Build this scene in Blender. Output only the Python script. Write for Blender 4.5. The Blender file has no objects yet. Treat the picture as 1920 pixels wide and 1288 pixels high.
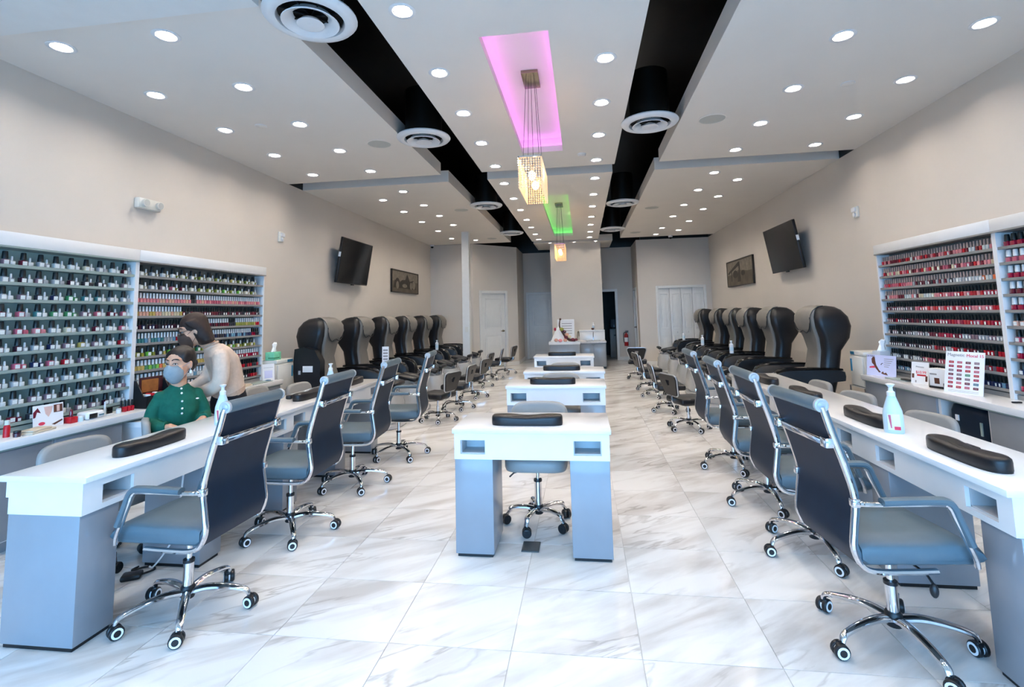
import bpy, bmesh, math, random
from mathutils import Matrix, Vector

# ---------------------------------------------------------------- camera
SC = bpy.context.scene
COL = SC.collection
R = math.radians
CAM_H = 1.46
def cam_axes(yaw, pitch, roll):
    cy, sy, cp, sp = math.cos(yaw), math.sin(yaw), math.cos(pitch), math.sin(pitch)
    f = Vector((sy*cp, cy*cp, sp)); r = Vector((cy, -sy, 0)); u = r.cross(f)
    cr, sr = math.cos(roll), math.sin(roll)
    return cr*r + sr*u, -sr*r + cr*u, f
_r, _u, _f = cam_axes(R(-7.774), R(5.759), R(-1.371))
cam = bpy.data.objects.new('camera', bpy.data.cameras.new('camera'))
COL.objects.link(cam)
cam.matrix_world = Matrix(((_r.x, _u.x, -_f.x, 0), (_r.y, _u.y, -_f.y, 0), (_r.z, _u.z, -_f.z, CAM_H), (0, 0, 0, 1)))
cam.data.sensor_width = 36.0
cam.data.lens = 36.0 * 950 / 1920
cam.data.shift_y = -(644 - 492.1) / 1920
cam.data.clip_start = 0.05
SC.camera = cam

# ---------------------------------------------------------------- sky, daylight, exposure
YF = -3.0            # storefront plane behind the camera
SKY_STRENGTH = 10.0
LAMP_STRENGTH = 190.0
world = bpy.data.worlds.new('sky'); SC.world = world; world.use_nodes = True
_bg = world.node_tree.nodes['Background']
_bg.inputs[0].default_value = (0.24, 0.56, 1.0, 1); _bg.inputs[1].default_value = SKY_STRENGTH
SC.view_settings.view_transform = 'Standard'
SC.view_settings.look = 'None'
SC.view_settings.exposure = 0.66
SC.view_settings.gamma = 1.0
SC.view_settings.use_curve_mapping = False
SC.cycles.use_denoising = True
SC.cycles.max_bounces = 6
SC.cycles.adaptive_threshold = 0.05
SC.cycles.diffuse_bounces = 4
SC.cycles.glossy_bounces = 3
SC.cycles.sample_clamp_indirect = 6.0
SC.cycles.caustics_reflective = False
SC.cycles.caustics_refractive = False
# portal that guides daylight sampling through the storefront opening behind the camera
_pl = bpy.data.lights.new('storefront_portal', 'AREA'); _pl.shape = 'RECTANGLE'; _pl.size = 7.5; _pl.size_y = 2.3
_pl.cycles.is_portal = True
_po = bpy.data.objects.new('storefront_portal', _pl); COL.objects.link(_po)
_po.location = (-0.355, YF-0.02, 1.45); _po.rotation_euler = (R(90), 0, 0); _po['kind'] = 'helper'

# ---------------------------------------------------------------- helpers
def lin(c):
    out = []
    for v in c[:3]:
        v /= 255.0
        out.append(v/12.92 if v <= 0.04045 else ((v+0.055)/1.055)**2.4)
    return (*out, 1.0)

MATS = {}
def mat(name, col, rough=0.5, metal=0.0, var=0.06, scale=8.0, bump=0.0, bscale=60.0, emit=None, estr=0.0, trans=0.0, coat=0.0, spec=0.5, ior=1.45, alpha=1.0):
    if name in MATS: return MATS[name]
    m = bpy.data.materials.new(name); m.use_nodes = True
    nt = m.node_tree; b = nt.nodes['Principled BSDF']
    c = lin(col)
    b.inputs['Roughness'].default_value = rough; b.inputs['Metallic'].default_value = metal
    b.inputs['Transmission Weight'].default_value = trans; b.inputs['IOR'].default_value = ior
    b.inputs['Coat Weight'].default_value = coat; b.inputs['Specular IOR Level'].default_value = spec
    b.inputs['Coat Roughness'].default_value = 0.08; b.inputs['Alpha'].default_value = alpha
    tc = nt.nodes.new('ShaderNodeTexCoord')
    if var > 0:
        n = nt.nodes.new('ShaderNodeTexNoise'); n.inputs['Scale'].default_value = scale; n.inputs['Detail'].default_value = 4
        nt.links.new(tc.outputs['Object'], n.inputs['Vector'])
        rp = nt.nodes.new('ShaderNodeValToRGB')
        rp.color_ramp.elements[0].position = 0.3; rp.color_ramp.elements[1].position = 0.7
        rp.color_ramp.elements[0].color = (c[0]*(1-var), c[1]*(1-var), c[2]*(1-var), 1)
        rp.color_ramp.elements[1].color = (min(1, c[0]*(1+var)), min(1, c[1]*(1+var)), min(1, c[2]*(1+var)), 1)
        nt.links.new(n.outputs['Fac'], rp.inputs['Fac']); nt.links.new(rp.outputs['Color'], b.inputs['Base Color'])
    else:
        b.inputs['Base Color'].default_value = c
    if bump > 0:
        n2 = nt.nodes.new('ShaderNodeTexNoise'); n2.inputs['Scale'].default_value = bscale; n2.inputs['Detail'].default_value = 3
        nt.links.new(tc.outputs['Object'], n2.inputs['Vector'])
        bp = nt.nodes.new('ShaderNodeBump'); bp.inputs['Strength'].default_value = bump; bp.inputs['Distance'].default_value = 0.01
        nt.links.new(n2.outputs['Fac'], bp.inputs['Height']); nt.links.new(bp.outputs['Normal'], b.inputs['Normal'])
    if emit is not None:
        e = lin(emit); b.inputs['Emission Color'].default_value = e; b.inputs['Emission Strength'].default_value = estr
    MATS[name] = m
    return m

class MB:
    """collects geometry; build() links it as one mesh object"""
    def __init__(s): s.v = []; s.f = []; s.m = []; s.M = Matrix.Identity(4); s.mi = 0
    def add(s, vs, fs):
        o = len(s.v); M = s.M
        s.v += [tuple(M @ Vector(p)) for p in vs]
        flip = M.determinant() < 0
        for f in fs:
            g = [o+i for i in f]
            s.f.append(g[::-1] if flip else g); s.m.append(s.mi)
        return s
    def box(s, x0, x1, y0, y1, z0, z1, r=0.0, seg=2):
        if x0 > x1: x0, x1 = x1, x0
        if y0 > y1: y0, y1 = y1, y0
        if z0 > z1: z0, z1 = z1, z0
        vs = [(x0,y0,z0),(x1,y0,z0),(x1,y1,z0),(x0,y1,z0),(x0,y0,z1),(x1,y0,z1),(x1,y1,z1),(x0,y1,z1)]
        fs = [(0,3,2,1),(4,5,6,7),(0,1,5,4),(1,2,6,5),(2,3,7,6),(3,0,4,7)]
        if r <= 0: return s.add(vs, fs)
        bm = bmesh.new(); bv = [bm.verts.new(p) for p in vs]
        for f in fs: bm.faces.new([bv[i] for i in f])
        r = min(r, 0.49*min(x1-x0, y1-y0, z1-z0))
        bmesh.ops.bevel(bm, geom=list(bm.edges), offset=r, segments=seg, profile=0.5, affect='EDGES')
        bm.verts.index_update()
        s.add([tuple(v.co) for v in bm.verts], [[v.index for v in f.verts] for f in bm.faces]); bm.free()
        return s
    def loft(s, rings, cap=True):
        n = len(rings[0]); vs = [p for r_ in rings for p in r_]; fs = []
        for i in range(len(rings)-1):
            for j in range(n):
                k = (j+1) % n
                fs.append((i*n+j, i*n+k, (i+1)*n+k, (i+1)*n+j))
        if cap:
            fs.append(tuple(range(n))[::-1]); fs.append(tuple((len(rings)-1)*n+j for j in range(n)))
        return s.add(vs, fs)
    def tube(s, pts, r, n=8, sq=1.0, closed=False, up=None):
        P = [Vector(p) for p in pts]; L = len(P); rings = []; ref = None
        for i in range(L):
            if closed: t = P[(i+1) % L]-P[i-1]
            else: t = P[min(i+1, L-1)]-P[max(i-1, 0)]
            t.normalize()
            if up is not None: a = Vector(up)
            elif ref is None: a = Vector((0,0,1)) if abs(t.z) < 0.9 else Vector((1,0,0))
            else: a = ref
            a = (a-t*a.dot(t)); a.normalize(); ref = a; b = t.cross(a)
            rr = r[i] if isinstance(r, (list, tuple)) else r
            rings.append([tuple(P[i]+(a*math.cos(2*math.pi*k/n)*rr*sq+b*math.sin(2*math.pi*k/n)*rr)) for k in range(n)])
        if closed: rings.append(rings[0]); return s.loft(rings, cap=False)
        return s.loft(rings)
    def lathe(s, prof, n=20, c=(0,0,0), axis='z', cap=True):
        rings = []
        for r_, z in prof:
            ring = []
            for k in range(n):
                a = 2*math.pi*k/n; x, y = r_*math.cos(a), r_*math.sin(a)
                p = (x, y, z) if axis == 'z' else ((z, x, y) if axis == 'x' else (y, z, x))
                ring.append((p[0]+c[0], p[1]+c[1], p[2]+c[2]))
            rings.append(ring)
        return s.loft(rings, cap)
    def prism(s, pts, a0, a1, plane='xz'):
        def q(p, a):
            return (p[0], a, p[1]) if plane == 'xz' else ((a, p[0], p[1]) if plane == 'yz' else (p[0], p[1], a))
        # (y-normal prism needs reversed order to face outwards)
        pp = list(pts)
        return s.loft([[q(p, a0) for p in pp], [q(p, a1) for p in pp]])
    def ball(s, c, rx, ry=None, rz=None, n=12, m=8):
        ry = rx if ry is None else ry; rz = rx if rz is None else rz
        rings = []
        for i in range(m+1):
            t = math.pi*(i/m); t = min(max(t, 0.02), math.pi-0.02)
            rings.append([(c[0]+rx*math.sin(t)*math.cos(2*math.pi*k/n), c[1]+ry*math.sin(t)*math.sin(2*math.pi*k/n), c[2]-rz*math.cos(t)) for k in range(n)])
        return s.loft(rings)
    def holes(s, plane, u0, u1, v0, v1, a0, a1, holes):
        """slab with rectangular holes (u0,u1,v0,v1), holes not overlapping in u"""
        def bx(ua, ub, va, vb):
            if ub-ua < 1e-5 or vb-va < 1e-5: return
            if plane == 'xz': s.box(ua, ub, a0, a1, va, vb)
            elif plane == 'yz': s.box(a0, a1, ua, ub, va, vb)
            else: s.box(ua, ub, va, vb, a0, a1)
        cur = u0
        for h in sorted(holes):
            bx(cur, h[0], v0, v1); bx(h[0], h[1], v0, h[2]); bx(h[0], h[1], h[3], v1); cur = h[1]
        bx(cur, u1, v0, v1); return s
    def grid(s, x0, x1, y0, y1, z0, z1, holes):
        """slab in the xy plane with any number of rectangular holes (x0,x1,y0,y1)"""
        ys = sorted({y0, y1} | {v for h in holes for v in h[2:4] if y0 < v < y1})
        for a, b in zip(ys[:-1], ys[1:]):
            hs = sorted(h for h in holes if h[2] < (a+b)/2 < h[3]); cur = x0
            for h in hs:
                if h[0] > cur: s.box(cur, h[0], a, b, z0, z1)
                cur = h[1]
            if x1 > cur: s.box(cur, x1, a, b, z0, z1)
        return s
    def mesh(s, name, mats, smooth=True, ang=38):
        me = bpy.data.meshes.new(name)
        me.from_pydata(s.v, [], s.f)
        for m in (mats if isinstance(mats, (list, tuple)) else [mats]): me.materials.append(m)
        me.polygons.foreach_set('material_index', s.m)
        bm = bmesh.new(); bm.from_mesh(me); bmesh.ops.recalc_face_normals(bm, faces=bm.faces); bm.to_mesh(me); bm.free()
        if smooth:
            me.polygons.foreach_set('use_smooth', [True]*len(me.polygons))
            me.set_sharp_from_angle(angle=R(ang))
        me.update(); return me
    def build(s, name, mats, parent=None, loc=None, smooth=True, ang=38):
        o = bpy.data.objects.new(name, s.mesh(name, mats, smooth, ang)); COL.objects.link(o)
        if parent is not None: o.parent = parent
        if loc is not None: o.location = loc
        return o

def tag(o, label=None, cat=None, group=None, kind=None):
    if label: o['label'] = label
    if cat: o['category'] = cat
    if group: o['group'] = group
    if kind: o['kind'] = kind
    return o
def thing(name, label, cat, loc=(0,0,0), rz=0.0, group=None, kind=None):
    o = bpy.data.objects.new(name, None); COL.objects.link(o)
    o.empty_display_size = 0.1; o.location = loc; o.rotation_euler = (0, 0, rz)
    return tag(o, label, cat, group, kind)
def copy_tree(o, parent=None):
    c = o.copy(); COL.objects.link(c); c.parent = parent
    for ch in list(o.children): copy_tree(ch, c)
    return c
def place(proto, used, loc, rz, label):
    o = copy_tree(proto) if used[0] else proto
    used[0] = True; o.location = loc; o.rotation_euler = (0, 0, rz); o['label'] = label
    return o
def smoothpts(pts, k=4):
    """Catmull-Rom through the points"""
    P = [Vector(p) for p in pts]; out = []
    for i in range(len(P)-1):
        p0, p1, p2, p3 = P[max(i-1, 0)], P[i], P[i+1], P[min(i+2, len(P)-1)]
        for j in range(k):
            t = j/k
            out.append(0.5*((2*p1)+(p2-p0)*t+(2*p0-5*p1+4*p2-p3)*t*t+(3*p1-p0-3*p2+p3)*t**3))
    out.append(P[-1]); return [tuple(p) for p in out]
ORD = ['first','second','third','fourth','fifth','sixth','seventh','eighth','ninth','tenth','eleventh','twelfth','thirteenth','fourteenth','fifteenth','sixteenth','seventeenth','eighteenth']
def text_obj(name, txt, size, material, parent, loc, rot, align='CENTER', ext=0.0006):
    cu = bpy.data.curves.new(name, 'FONT'); cu.body = txt; cu.size = size; cu.align_x = align; cu.align_y = 'CENTER'; cu.extrude = ext
    tmp = bpy.data.objects.new('tmp', cu); COL.objects.link(tmp)
    dg = bpy.context.evaluated_depsgraph_get(); dg.update()
    me = bpy.data.meshes.new_from_object(tmp.evaluated_get(dg)); bpy.data.objects.remove(tmp)
    me.materials.clear(); me.materials.append(material)
    o = bpy.data.objects.new(name, me); COL.objects.link(o)
    o.parent = parent; o.location = loc; o.rotation_euler = rot
    return o

# ---------------------------------------------------------------- materials
WALL = mat('wall_paint', (214,206,197), 0.75, var=0.02, scale=1.5, bump=0.03, bscale=180)
CEIL = mat('ceiling_paint', (232,226,219), 0.8, var=0.015, scale=2)
BLACKC = mat('plenum_black', (16,11,9), 0.35, var=0.2, scale=3)
TRIMW = mat('trim_white', (228,228,226), 0.4, var=0.02)
WHITE = mat('white_laminate', (236,236,236), 0.18, var=0.015, coat=0.3)
GREYP = mat('grey_laminate', (136,142,150), 0.3, var=0.03, coat=0.3)
SHELFG = mat('grey_shelf', (144,160,155), 0.4, var=0.04)
SILVER = mat('silver_trim', (200,202,206), 0.3, metal=0.6, var=0.03)
RACKB = mat('rack_back_daylit', (172,196,190), 0.5, var=0.03); RACKG = mat('rack_back_grey', (122,124,120), 0.5, var=0.03); SHELFD = mat('grey_shelf_dark', (138,137,135), 0.4, var=0.04)  # near-left rack back and shelves carry painted daylight as a paler teal tone
CHROME = mat('chrome', (225,225,228), 0.07, metal=1.0, var=0.02)
BLKPL = mat('black_plastic', (22,23,26), 0.4, var=0.1)
BLKLE = mat('black_leather', (20,21,25), 0.38, var=0.15, scale=20, bump=0.05, bscale=250)
GREYLE = mat('grey_leather', (86,103,112), 0.42, var=0.05, scale=12, bump=0.05, bscale=250)
NAVYLE = mat('navy_leather', (2,26,46), 0.5, var=0.12, scale=12, bump=0.03, bscale=250, spec=0.3)
TAUPE = mat('taupe_leather', (120,116,110), 0.5, var=0.06, scale=10, bump=0.06, bscale=200)
PADGR = mat('stool_grey_leather', (150,150,148), 0.45, var=0.04, scale=12, bump=0.04, bscale=220)
WRING = mat('white_plastic', (235,236,238), 0.35, var=0.02)
BEIGEPL = mat('cream_plastic', (224,222,214), 0.4, var=0.02)
GLASSD = mat('dark_glass', (10,10,11), 0.12, var=0.1, spec=0.25)
BRASS = mat('satin_nickel', (150,140,122), 0.25, metal=1.0, var=0.05)
RED = mat('red_plastic', (190,24,38), 0.35, var=0.05)
REDM = mat('red_enamel', (170,26,30), 0.3, var=0.05)
PAPER = mat('white_paper', (240,240,242), 0.7, var=0.01)
TISSUE = mat('tissue_white', (245,246,248), 0.9, var=0.02)
TUBG = mat('tub_grey', (178,180,182), 0.25, var=0.03, coat=0.4)

def marble(name):
    m = bpy.data.materials.new(name); m.use_nodes = True; nt = m.node_tree; b = nt.nodes['Principled BSDF']; L = nt.links.new
    geo = nt.nodes.new('ShaderNodeNewGeometry'); oi = nt.nodes.new('ShaderNodeObjectInfo')
    off = nt.nodes.new('ShaderNodeVectorMath'); off.operation = 'SCALE'; off.inputs[0].default_value = (13.0, 7.0, 29.0)
    L(oi.outputs['Random'], off.inputs['Scale'])
    ad = nt.nodes.new('ShaderNodeVectorMath'); ad.operation = 'ADD'; L(geo.outputs['Position'], ad.inputs[0]); L(off.outputs[0], ad.inputs[1])
    rt = nt.nodes.new('ShaderNodeMapping'); rt.inputs['Rotation'].default_value = (0, 0, R(-36)); L(ad.outputs[0], rt.inputs['Vector'])
    mp = nt.nodes.new('ShaderNodeMapping'); mp.inputs['Scale'].default_value = (0.8, 3.4, 1.0); L(rt.outputs[0], mp.inputs['Vector'])
    mp2 = nt.nodes.new('ShaderNodeMapping'); mp2.inputs['Scale'].default_value = (0.55, 2.6, 1.0); L(rt.outputs[0], mp2.inputs['Vector'])
    n1 = nt.nodes.new('ShaderNodeTexNoise'); n1.inputs['Scale'].default_value = 1.5; n1.inputs['Detail'].default_value = 5; n1.inputs['Roughness'].default_value = 0.55; n1.inputs['Distortion'].default_value = 0.4
    L(mp.outputs[0], n1.inputs['Vector'])
    r1 = nt.nodes.new('ShaderNodeValToRGB'); e = r1.color_ramp.elements
    e[0].position = 0.33; e[0].color = lin((208,203,198)); e[1].position = 0.56; e[1].color = lin((240,239,237))
    L(n1.outputs['Fac'], r1.inputs['Fac'])
    n2 = nt.nodes.new('ShaderNodeTexNoise'); n2.inputs['Scale'].default_value = 2.1; n2.inputs['Detail'].default_value = 5; n2.inputs['Distortion'].default_value = 0.5
    L(mp2.outputs[0], n2.inputs['Vector'])
    r2 = nt.nodes.new('ShaderNodeValToRGB'); e = r2.color_ramp.elements
    e[0].position = 0.475; e[0].color = (1,1,1,1); e[1].position = 0.53; e[1].color = (1,1,1,1)
    k = e.new(0.502); k.color = (0.68, 0.66, 0.645, 1)
    L(n2.outputs['Fac'], r2.inputs['Fac'])
    n3 = nt.nodes.new('ShaderNodeTexNoise'); n3.inputs['Scale'].default_value = 1.1; L(ad.outputs[0], n3.inputs['Vector'])
    r3 = nt.nodes.new('ShaderNodeValToRGB'); r3.color_ramp.elements[0].position = 0.45; r3.color_ramp.elements[1].position = 0.6; L(n3.outputs['Fac'], r3.inputs['Fac'])
    mx = nt.nodes.new('ShaderNodeMixRGB'); mx.blend_type = 'MULTIPLY'
    L(r3.outputs['Color'], mx.inputs['Fac']); L(r1.outputs['Color'], mx.inputs[1]); L(r2.outputs['Color'], mx.inputs[2])
    L(mx.outputs[0], b.inputs['Base Color'])
    b.inputs['Roughness'].default_value = 0.16; b.inputs['Specular IOR Level'].default_value = 0.5
    return m
MARBLE = marble('marble_tile')
GROUT = mat('grout', (204,202,199), 0.8, var=0.05)
# ================================================================ STRUCTURE
XL, XR, ZC, ZT = -4.15, 3.44, 3.40, 4.35
def struct(name, mb, m, parent=None, smooth=False, label=None):
    o = mb.build(name, m, parent, smooth=smooth)
    if parent is None: o['kind'] = 'structure'
    if label: o['label'] = label
    return o
# floor: grout bed, single tiles near, marble beyond
floor = struct('floor', MB().box(XL, XR, YF, 17.7, -0.12, -0.004), GROUT)
TW, TD = 0.5575, 0.515
tile_me = MB().box(0.002, TW-0.002, 0.002, TD-0.002, -0.006, 0.0).mesh('tile', MARBLE, smooth=False)
def cut_tile(x0, x1, y0, y1):
    return MB().box(x0+0.002, x1-0.002, y0+0.002, y1-0.002, -0.006, 0.0).mesh('tile', MARBLE, smooth=False)
gx0 = -0.92 - 6*TW; gy0 = 2.335 - 6*TD
edge_cache = {}
for i in range(15):
    for j in range(17):
        x0, x1 = gx0+i*TW, gx0+(i+1)*TW
        a, b_ = max(x0, XL), min(x1, XR)
        if b_-a < 0.03: continue
        if b_-a < TW-0.001:
            key = (round(a-x0, 3), round(b_-x0, 3))
            if key not in edge_cache: edge_cache[key] = cut_tile(a-x0, b_-x0, 0, TD)
            me = edge_cache[key]
        else: me = tile_me
        t = bpy.data.objects.new('tile', me); COL.objects.link(t); t.parent = floor; t.location = (x0, gy0+j*TD, 0)
YT = gy0 + 17*TD
MB().box(XL, XR, YT+0.002, 16.4, -0.006, 0.0).build('far_tiling', MARBLE, floor, smooth=False)
MB().box(XL, XR, YF, gy0-0.002, -0.006, 0.0).build('entry_tiling', MARBLE, floor, smooth=False)
struct('ground', MB().box(-30, 30, -40, YF-0.2, -0.3, -0.14), mat('pavement', (105,105,105), 0.9, var=0.1, scale=1.0))

struct('wall_left', MB().box(XL-0.15, XL, YF, 17.7, -0.12, ZC), WALL)
struct('wall_right', MB().box(XR, XR+0.15, YF, 17.7, -0.12, ZC), WALL)
struct('wall_rear_light_seal', MB().box(XL-0.15, XR+0.15, 17.7, 17.85, -0.12, ZC), WALL)  # unseen rear wall, put in to stop sky light leaking inside
struct('wall_back_left', MB().box(XL, -2.95, 13.6, 13.75, -0.12, ZC), WALL)
# storefront behind the camera: header, piers and sill round a wide opening
wf = struct('wall_front', MB().holes('xz', XL-0.15, XR+0.15, -0.12, ZT, YF-0.2, YF, [(XL+0.1, XR-0.1, 0.3, 2.6)]), WALL)
mu = MB()
for x in (-2.6, -0.9, 0.4, 2.0): mu.box(x-0.03, x+0.03, YF-0.14, YF-0.06, 0.3, 2.6)
mu.build('mullion', BLKPL, wf, smooth=False)
# slanted wall with its door
SX0, SY0, SX1, SY1 = -2.95, 13.6, -1.87, 14.70
SL = math.hypot(SX1-SX0, SY1-SY0); SA = math.atan2(SY1-SY0, SX1-SX0)
mb = MB(); mb.holes('xz', 0, SL, -0.12, ZC, 0, 0.12, [(0.27, 1.09, -0.12, 2.04)])
ws = struct('wall_back_slanted', mb, WALL); ws.location = (SX0, SY0, 0); ws.rotation_euler = (0, 0, SA)
struct('wall_corridor_left', MB().box(-1.99, -1.87, 14.70, 16.42, -0.12, ZC), WALL)
struct('wall_corridor_back', MB().holes('xz', -1.87, -0.86, -0.12, ZC, 16.3, 16.42, [(-1.72, -0.9, -0.12, 2.05)]), WALL)
struct('wall_centre', MB().box(-0.86, 0.56, 14.35, 16.42, -0.12, ZC), WALL)
struct('wall_exit', MB().holes('xz', 0.56, 1.64, -0.12, ZC, 15.7, 15.82, [(0.57, 0.99, -0.12, 2.06)]), WALL)
struct('wall_corridor_right', MB().holes('yz', 14.2, 15.7, -0.12, ZC, 1.52, 1.64, [(14.75, 15.45, -0.12, 2.05)]), WALL)
struct('wall_back_right', MB().holes('xz', 1.64, XR, -0.12, ZC, 14.2, 14.32, [(2.05, 3.24, -0.12, 2.05)]), WALL)
# dim back room seen through the open doorway
DARKW = mat('back_room_dim', (70,74,72), 0.8, var=0.1)  # dark wall colour paints in the dimness of the room
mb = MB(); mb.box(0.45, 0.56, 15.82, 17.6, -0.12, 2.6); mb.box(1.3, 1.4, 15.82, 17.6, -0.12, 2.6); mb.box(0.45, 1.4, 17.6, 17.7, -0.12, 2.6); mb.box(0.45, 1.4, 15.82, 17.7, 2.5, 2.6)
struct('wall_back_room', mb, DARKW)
# square column
cl = struct('column', MB().box(-2.76, -2.59, 11.52, 11.69, 0, ZC, r=0.004), TRIMW, label='square white column rising behind the massage chairs')
MB().box(-2.70, -2.63, 11.512, 11.52, 1.06, 1.18).build('switch_plate', BEIGEPL, cl)

# ---- doors
def panel_door(name, w, h, rects, M, casing=0.075, cx=None, leaves=1, handle=None, knobs=()):
    """local: x along the wall, front towards -y"""
    mb = MB(); lw = w/leaves
    for k in range(leaves): mb.box(k*lw+0.004, (k+1)*lw-0.004, 0.03, 0.07, 0.01, h-0.004, r=0.003)
    o = mb.build(name, TRIMW, smooth=True); o['kind'] = 'structure'; o.matrix_world = M
    for (x0, x1, z0, z1) in rects:
        pb = MB()
        for q in ((x0, x1, z0, z0+0.018), (x0, x1, z1-0.018, z1), (x0, x0+0.018, z0, z1), (x1-0.018, x1, z0, z1)):
            pb.box(q[0], q[1], 0.018, 0.032, q[2], q[3], r=0.004)
        pb.box(x0+0.05, x1-0.05, 0.022, 0.032, z0+0.05, z1-0.05, r=0.006)
        pb.build('panel', TRIMW, o)
    cb = MB()
    cb.box(-casing, 0.003, -0.018, 0.06, 0, h+casing, r=0.005); cb.box(w-0.003, w+casing, -0.018, 0.06, 0, h+casing, r=0.005)
    cb.box(0, w, -0.0175, 0.0595, h-0.003, h+casing, r=0.005)
    cb.build('casing', TRIMW, o)
    if handle:
        hb = MB(); hx, hz, d = handle
        hb.lathe([(0.03, 0.03), (0.03, 0.016), (0.012, 0.012), (0.012, -0.03), (0.02, -0.035)], 14, (hx, 0, hz), 'y')
        hb.tube([(hx, -0.03, hz), (hx+d*0.05, -0.035, hz), (hx+d*0.11, -0.03, hz-0.004)], 0.009, 8)
        hb.build('handle', BRASS, o)
    for (kx, kz) in knobs:
        MB().ball((kx, 0.012, kz), 0.016, 0.02, 0.016, 10, 6).build('knob', TRIMW, o)
    return o
Ms = Matrix.Translation((SX0, SY0, 0)) @ Matrix.Rotation(SA, 4, 'Z') @ Matrix.Translation((0.27, 0, 0))
panel_door('door_1', 0.82, 2.04, [(0.13, 0.69, 1.05, 1.90), (0.13, 0.69, 0.2, 0.88)], Ms, handle=(0.74, 0.98, -1))
panel_door('door_2', 0.82, 2.05, [(0.13, 0.69, 1.05, 1.90), (0.13, 0.69, 0.2, 0.88)], Matrix.Translation((-1.72, 16.3, 0)))
rects = []
for k in range(4):
    x0 = 0.05+k*0.2975
    rects += [(x0, x0+0.2, 0.95, 1.9), (x0, x0+0.2, 0.15, 0.78)]
panel_door('door_3', 1.19, 2.05, rects, Matrix.Translation((2.05, 14.2, 0)), leaves=4, casing=0.065, knobs=((0.46, 0.86), (0.74, 0.86)))
panel_door('door_4', 0.70, 2.05, [(0.12, 0.58, 1.05, 1.9), (0.12, 0.58, 0.2, 0.88)], Matrix.Translation((1.52, 15.45, 0)) @ Matrix.Rotation(R(-90), 4, 'Z'), handle=(0.08, 0.98, 1))
cb = MB(); cb.box(0.985, 1.06, 15.675, 15.83, 0, 2.13, r=0.004); cb.box(0.563, 0.99, 15.676, 15.829, 2.055, 2.13, r=0.004)
struct('trim_1', cb, TRIMW)

# ---- baseboards
def base(name, *b): struct(name, MB().box(*b, 0.0, 0.1, r=0.004), TRIMW)
base('baseboard_left', XL, XL+0.012, 5.95, 13.6); base('baseboard_right', XR-0.012, XR, 6.05, 14.2)
base('baseboard_back_left', XL, -2.95, 13.588, 13.6); base('baseboard_back_right', 1.64, 1.985, 14.188, 14.2)
base('baseboard_exit', 1.06, 1.52, 15.688, 15.7); base('baseboard_corridor', -1.87, -1.858, 14.72, 16.3)
bs = MB().box(1.165, SL, -0.012, 0, 0, 0.1, r=0.004); o = struct('baseboard_slanted', bs, TRIMW); o.location = (SX0, SY0, 0); o.rotation_euler = (0, 0, SA)

# ---- ceiling: black plenum above, floating white panels with gaps
ceil = thing('ceiling', 'white floating ceiling panels under a black plenum', None, kind='structure')
mb = MB(); mb.box(XL-0.15, XR+0.15, YF-0.2, 17.85, ZT, ZT+0.1)
mb.box(XL-0.15, XL, YF, 17.7, ZC, ZT); mb.box(XR, XR+0.15, YF, 17.7, ZC, ZT); mb.box(XL-0.15, XR+0.15, 17.7, 17.85, ZC, ZT)
mb.build('plenum', BLACKC, ceil, smooth=False)
# black walls above the paint line at the back
mb = MB(); mb.box(XL, -2.95, 13.6, 13.75, ZC, ZT); mb.box(1.64, XR, 14.2, 14.32, ZC, ZT); mb.box(-0.86, 0.56, 15.62, 16.42, ZC, ZT); mb.box(-1.99, -0.86, 16.3, 16.42, ZC, ZT); mb.box(0.56, 1.64, 15.7, 15.82, ZC, ZT)
mb.build('plenum_wall', BLACKC, ceil, smooth=False)
PT = 0.17
rec1 = (-0.655, -0.165, 3.33, 5.98); rec2 = (-0.645, -0.17, 8.28, 12.85)
# downlight positions (columns of x with their y's), one entry per ceiling panel
DL = {'the near left ceiling panel': [(-3.56, 'the wall-side', [2.93, 3.73, 4.585, 5.43, 6.30]), (-2.74, 'the inner', [2.93, 3.73, 4.585, 5.43, 6.30])],
      'the far left ceiling panel': [(-3.24, 'the wall-side', [7.96, 8.96, 10.04, 11.24, 12.46]), (-2.71, 'the inner', [7.47, 8.51, 9.5, 10.56, 12.92])],
      'the near centre ceiling panel': [(-1.07, 'the left', [2.94, 3.79, 4.63, 5.51, 6.44]), (0.245, 'the right', [2.94, 3.79, 4.63, 5.51, 6.44])],
      'the far centre ceiling panel': [(-1.09, 'the left', [7.34, 8.37, 9.34, 10.38, 11.34, 12.36, 13.28]), (0.25, 'the right', [7.34, 8.37, 9.34, 10.38, 11.34, 12.36, 13.28])],
      'the near right ceiling panel': [(1.935, 'the inner', [3.78, 4.655, 5.5, 6.39]), (2.85, 'the wall-side', [3.78, 4.655, 5.5, 6.39])],
      'the far right ceiling panel': [(1.94, 'the inner', [7.43, 8.47, 9.65, 10.78, 12.28, 13.27]), (2.40, 'the wall-side', [7.92, 9.04, 10.15, 11.47, 12.73])],
      'the added left entry lights': [(-3.56, 'the wall-side', [1.2]), (-2.74, 'the inner', [1.2])],  # entry downlights lie out of view, added for neutral light on the near floor
      'the added centre entry lights': [(-1.07, 'the left', [1.2, 2.07]), (0.245, 'the right', [1.2, 2.07])],
      'the added right entry lights': [(1.935, 'the inner', [1.2, 2.05, 2.92]), (2.85, 'the wall-side', [1.2, 2.05, 2.92])]}
WALLWASH = [(-0.83, 'left'), (-0.16, 'middle'), (0.43, 'right')]
CUT = [(x-0.052, x+0.052, y-0.052, y+0.052) for cols in DL.values() for x, _, ys in cols for y in ys] + [(x-0.052, x+0.052, 14.06-0.052, 14.06+0.052) for x, _ in WALLWASH]
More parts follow.
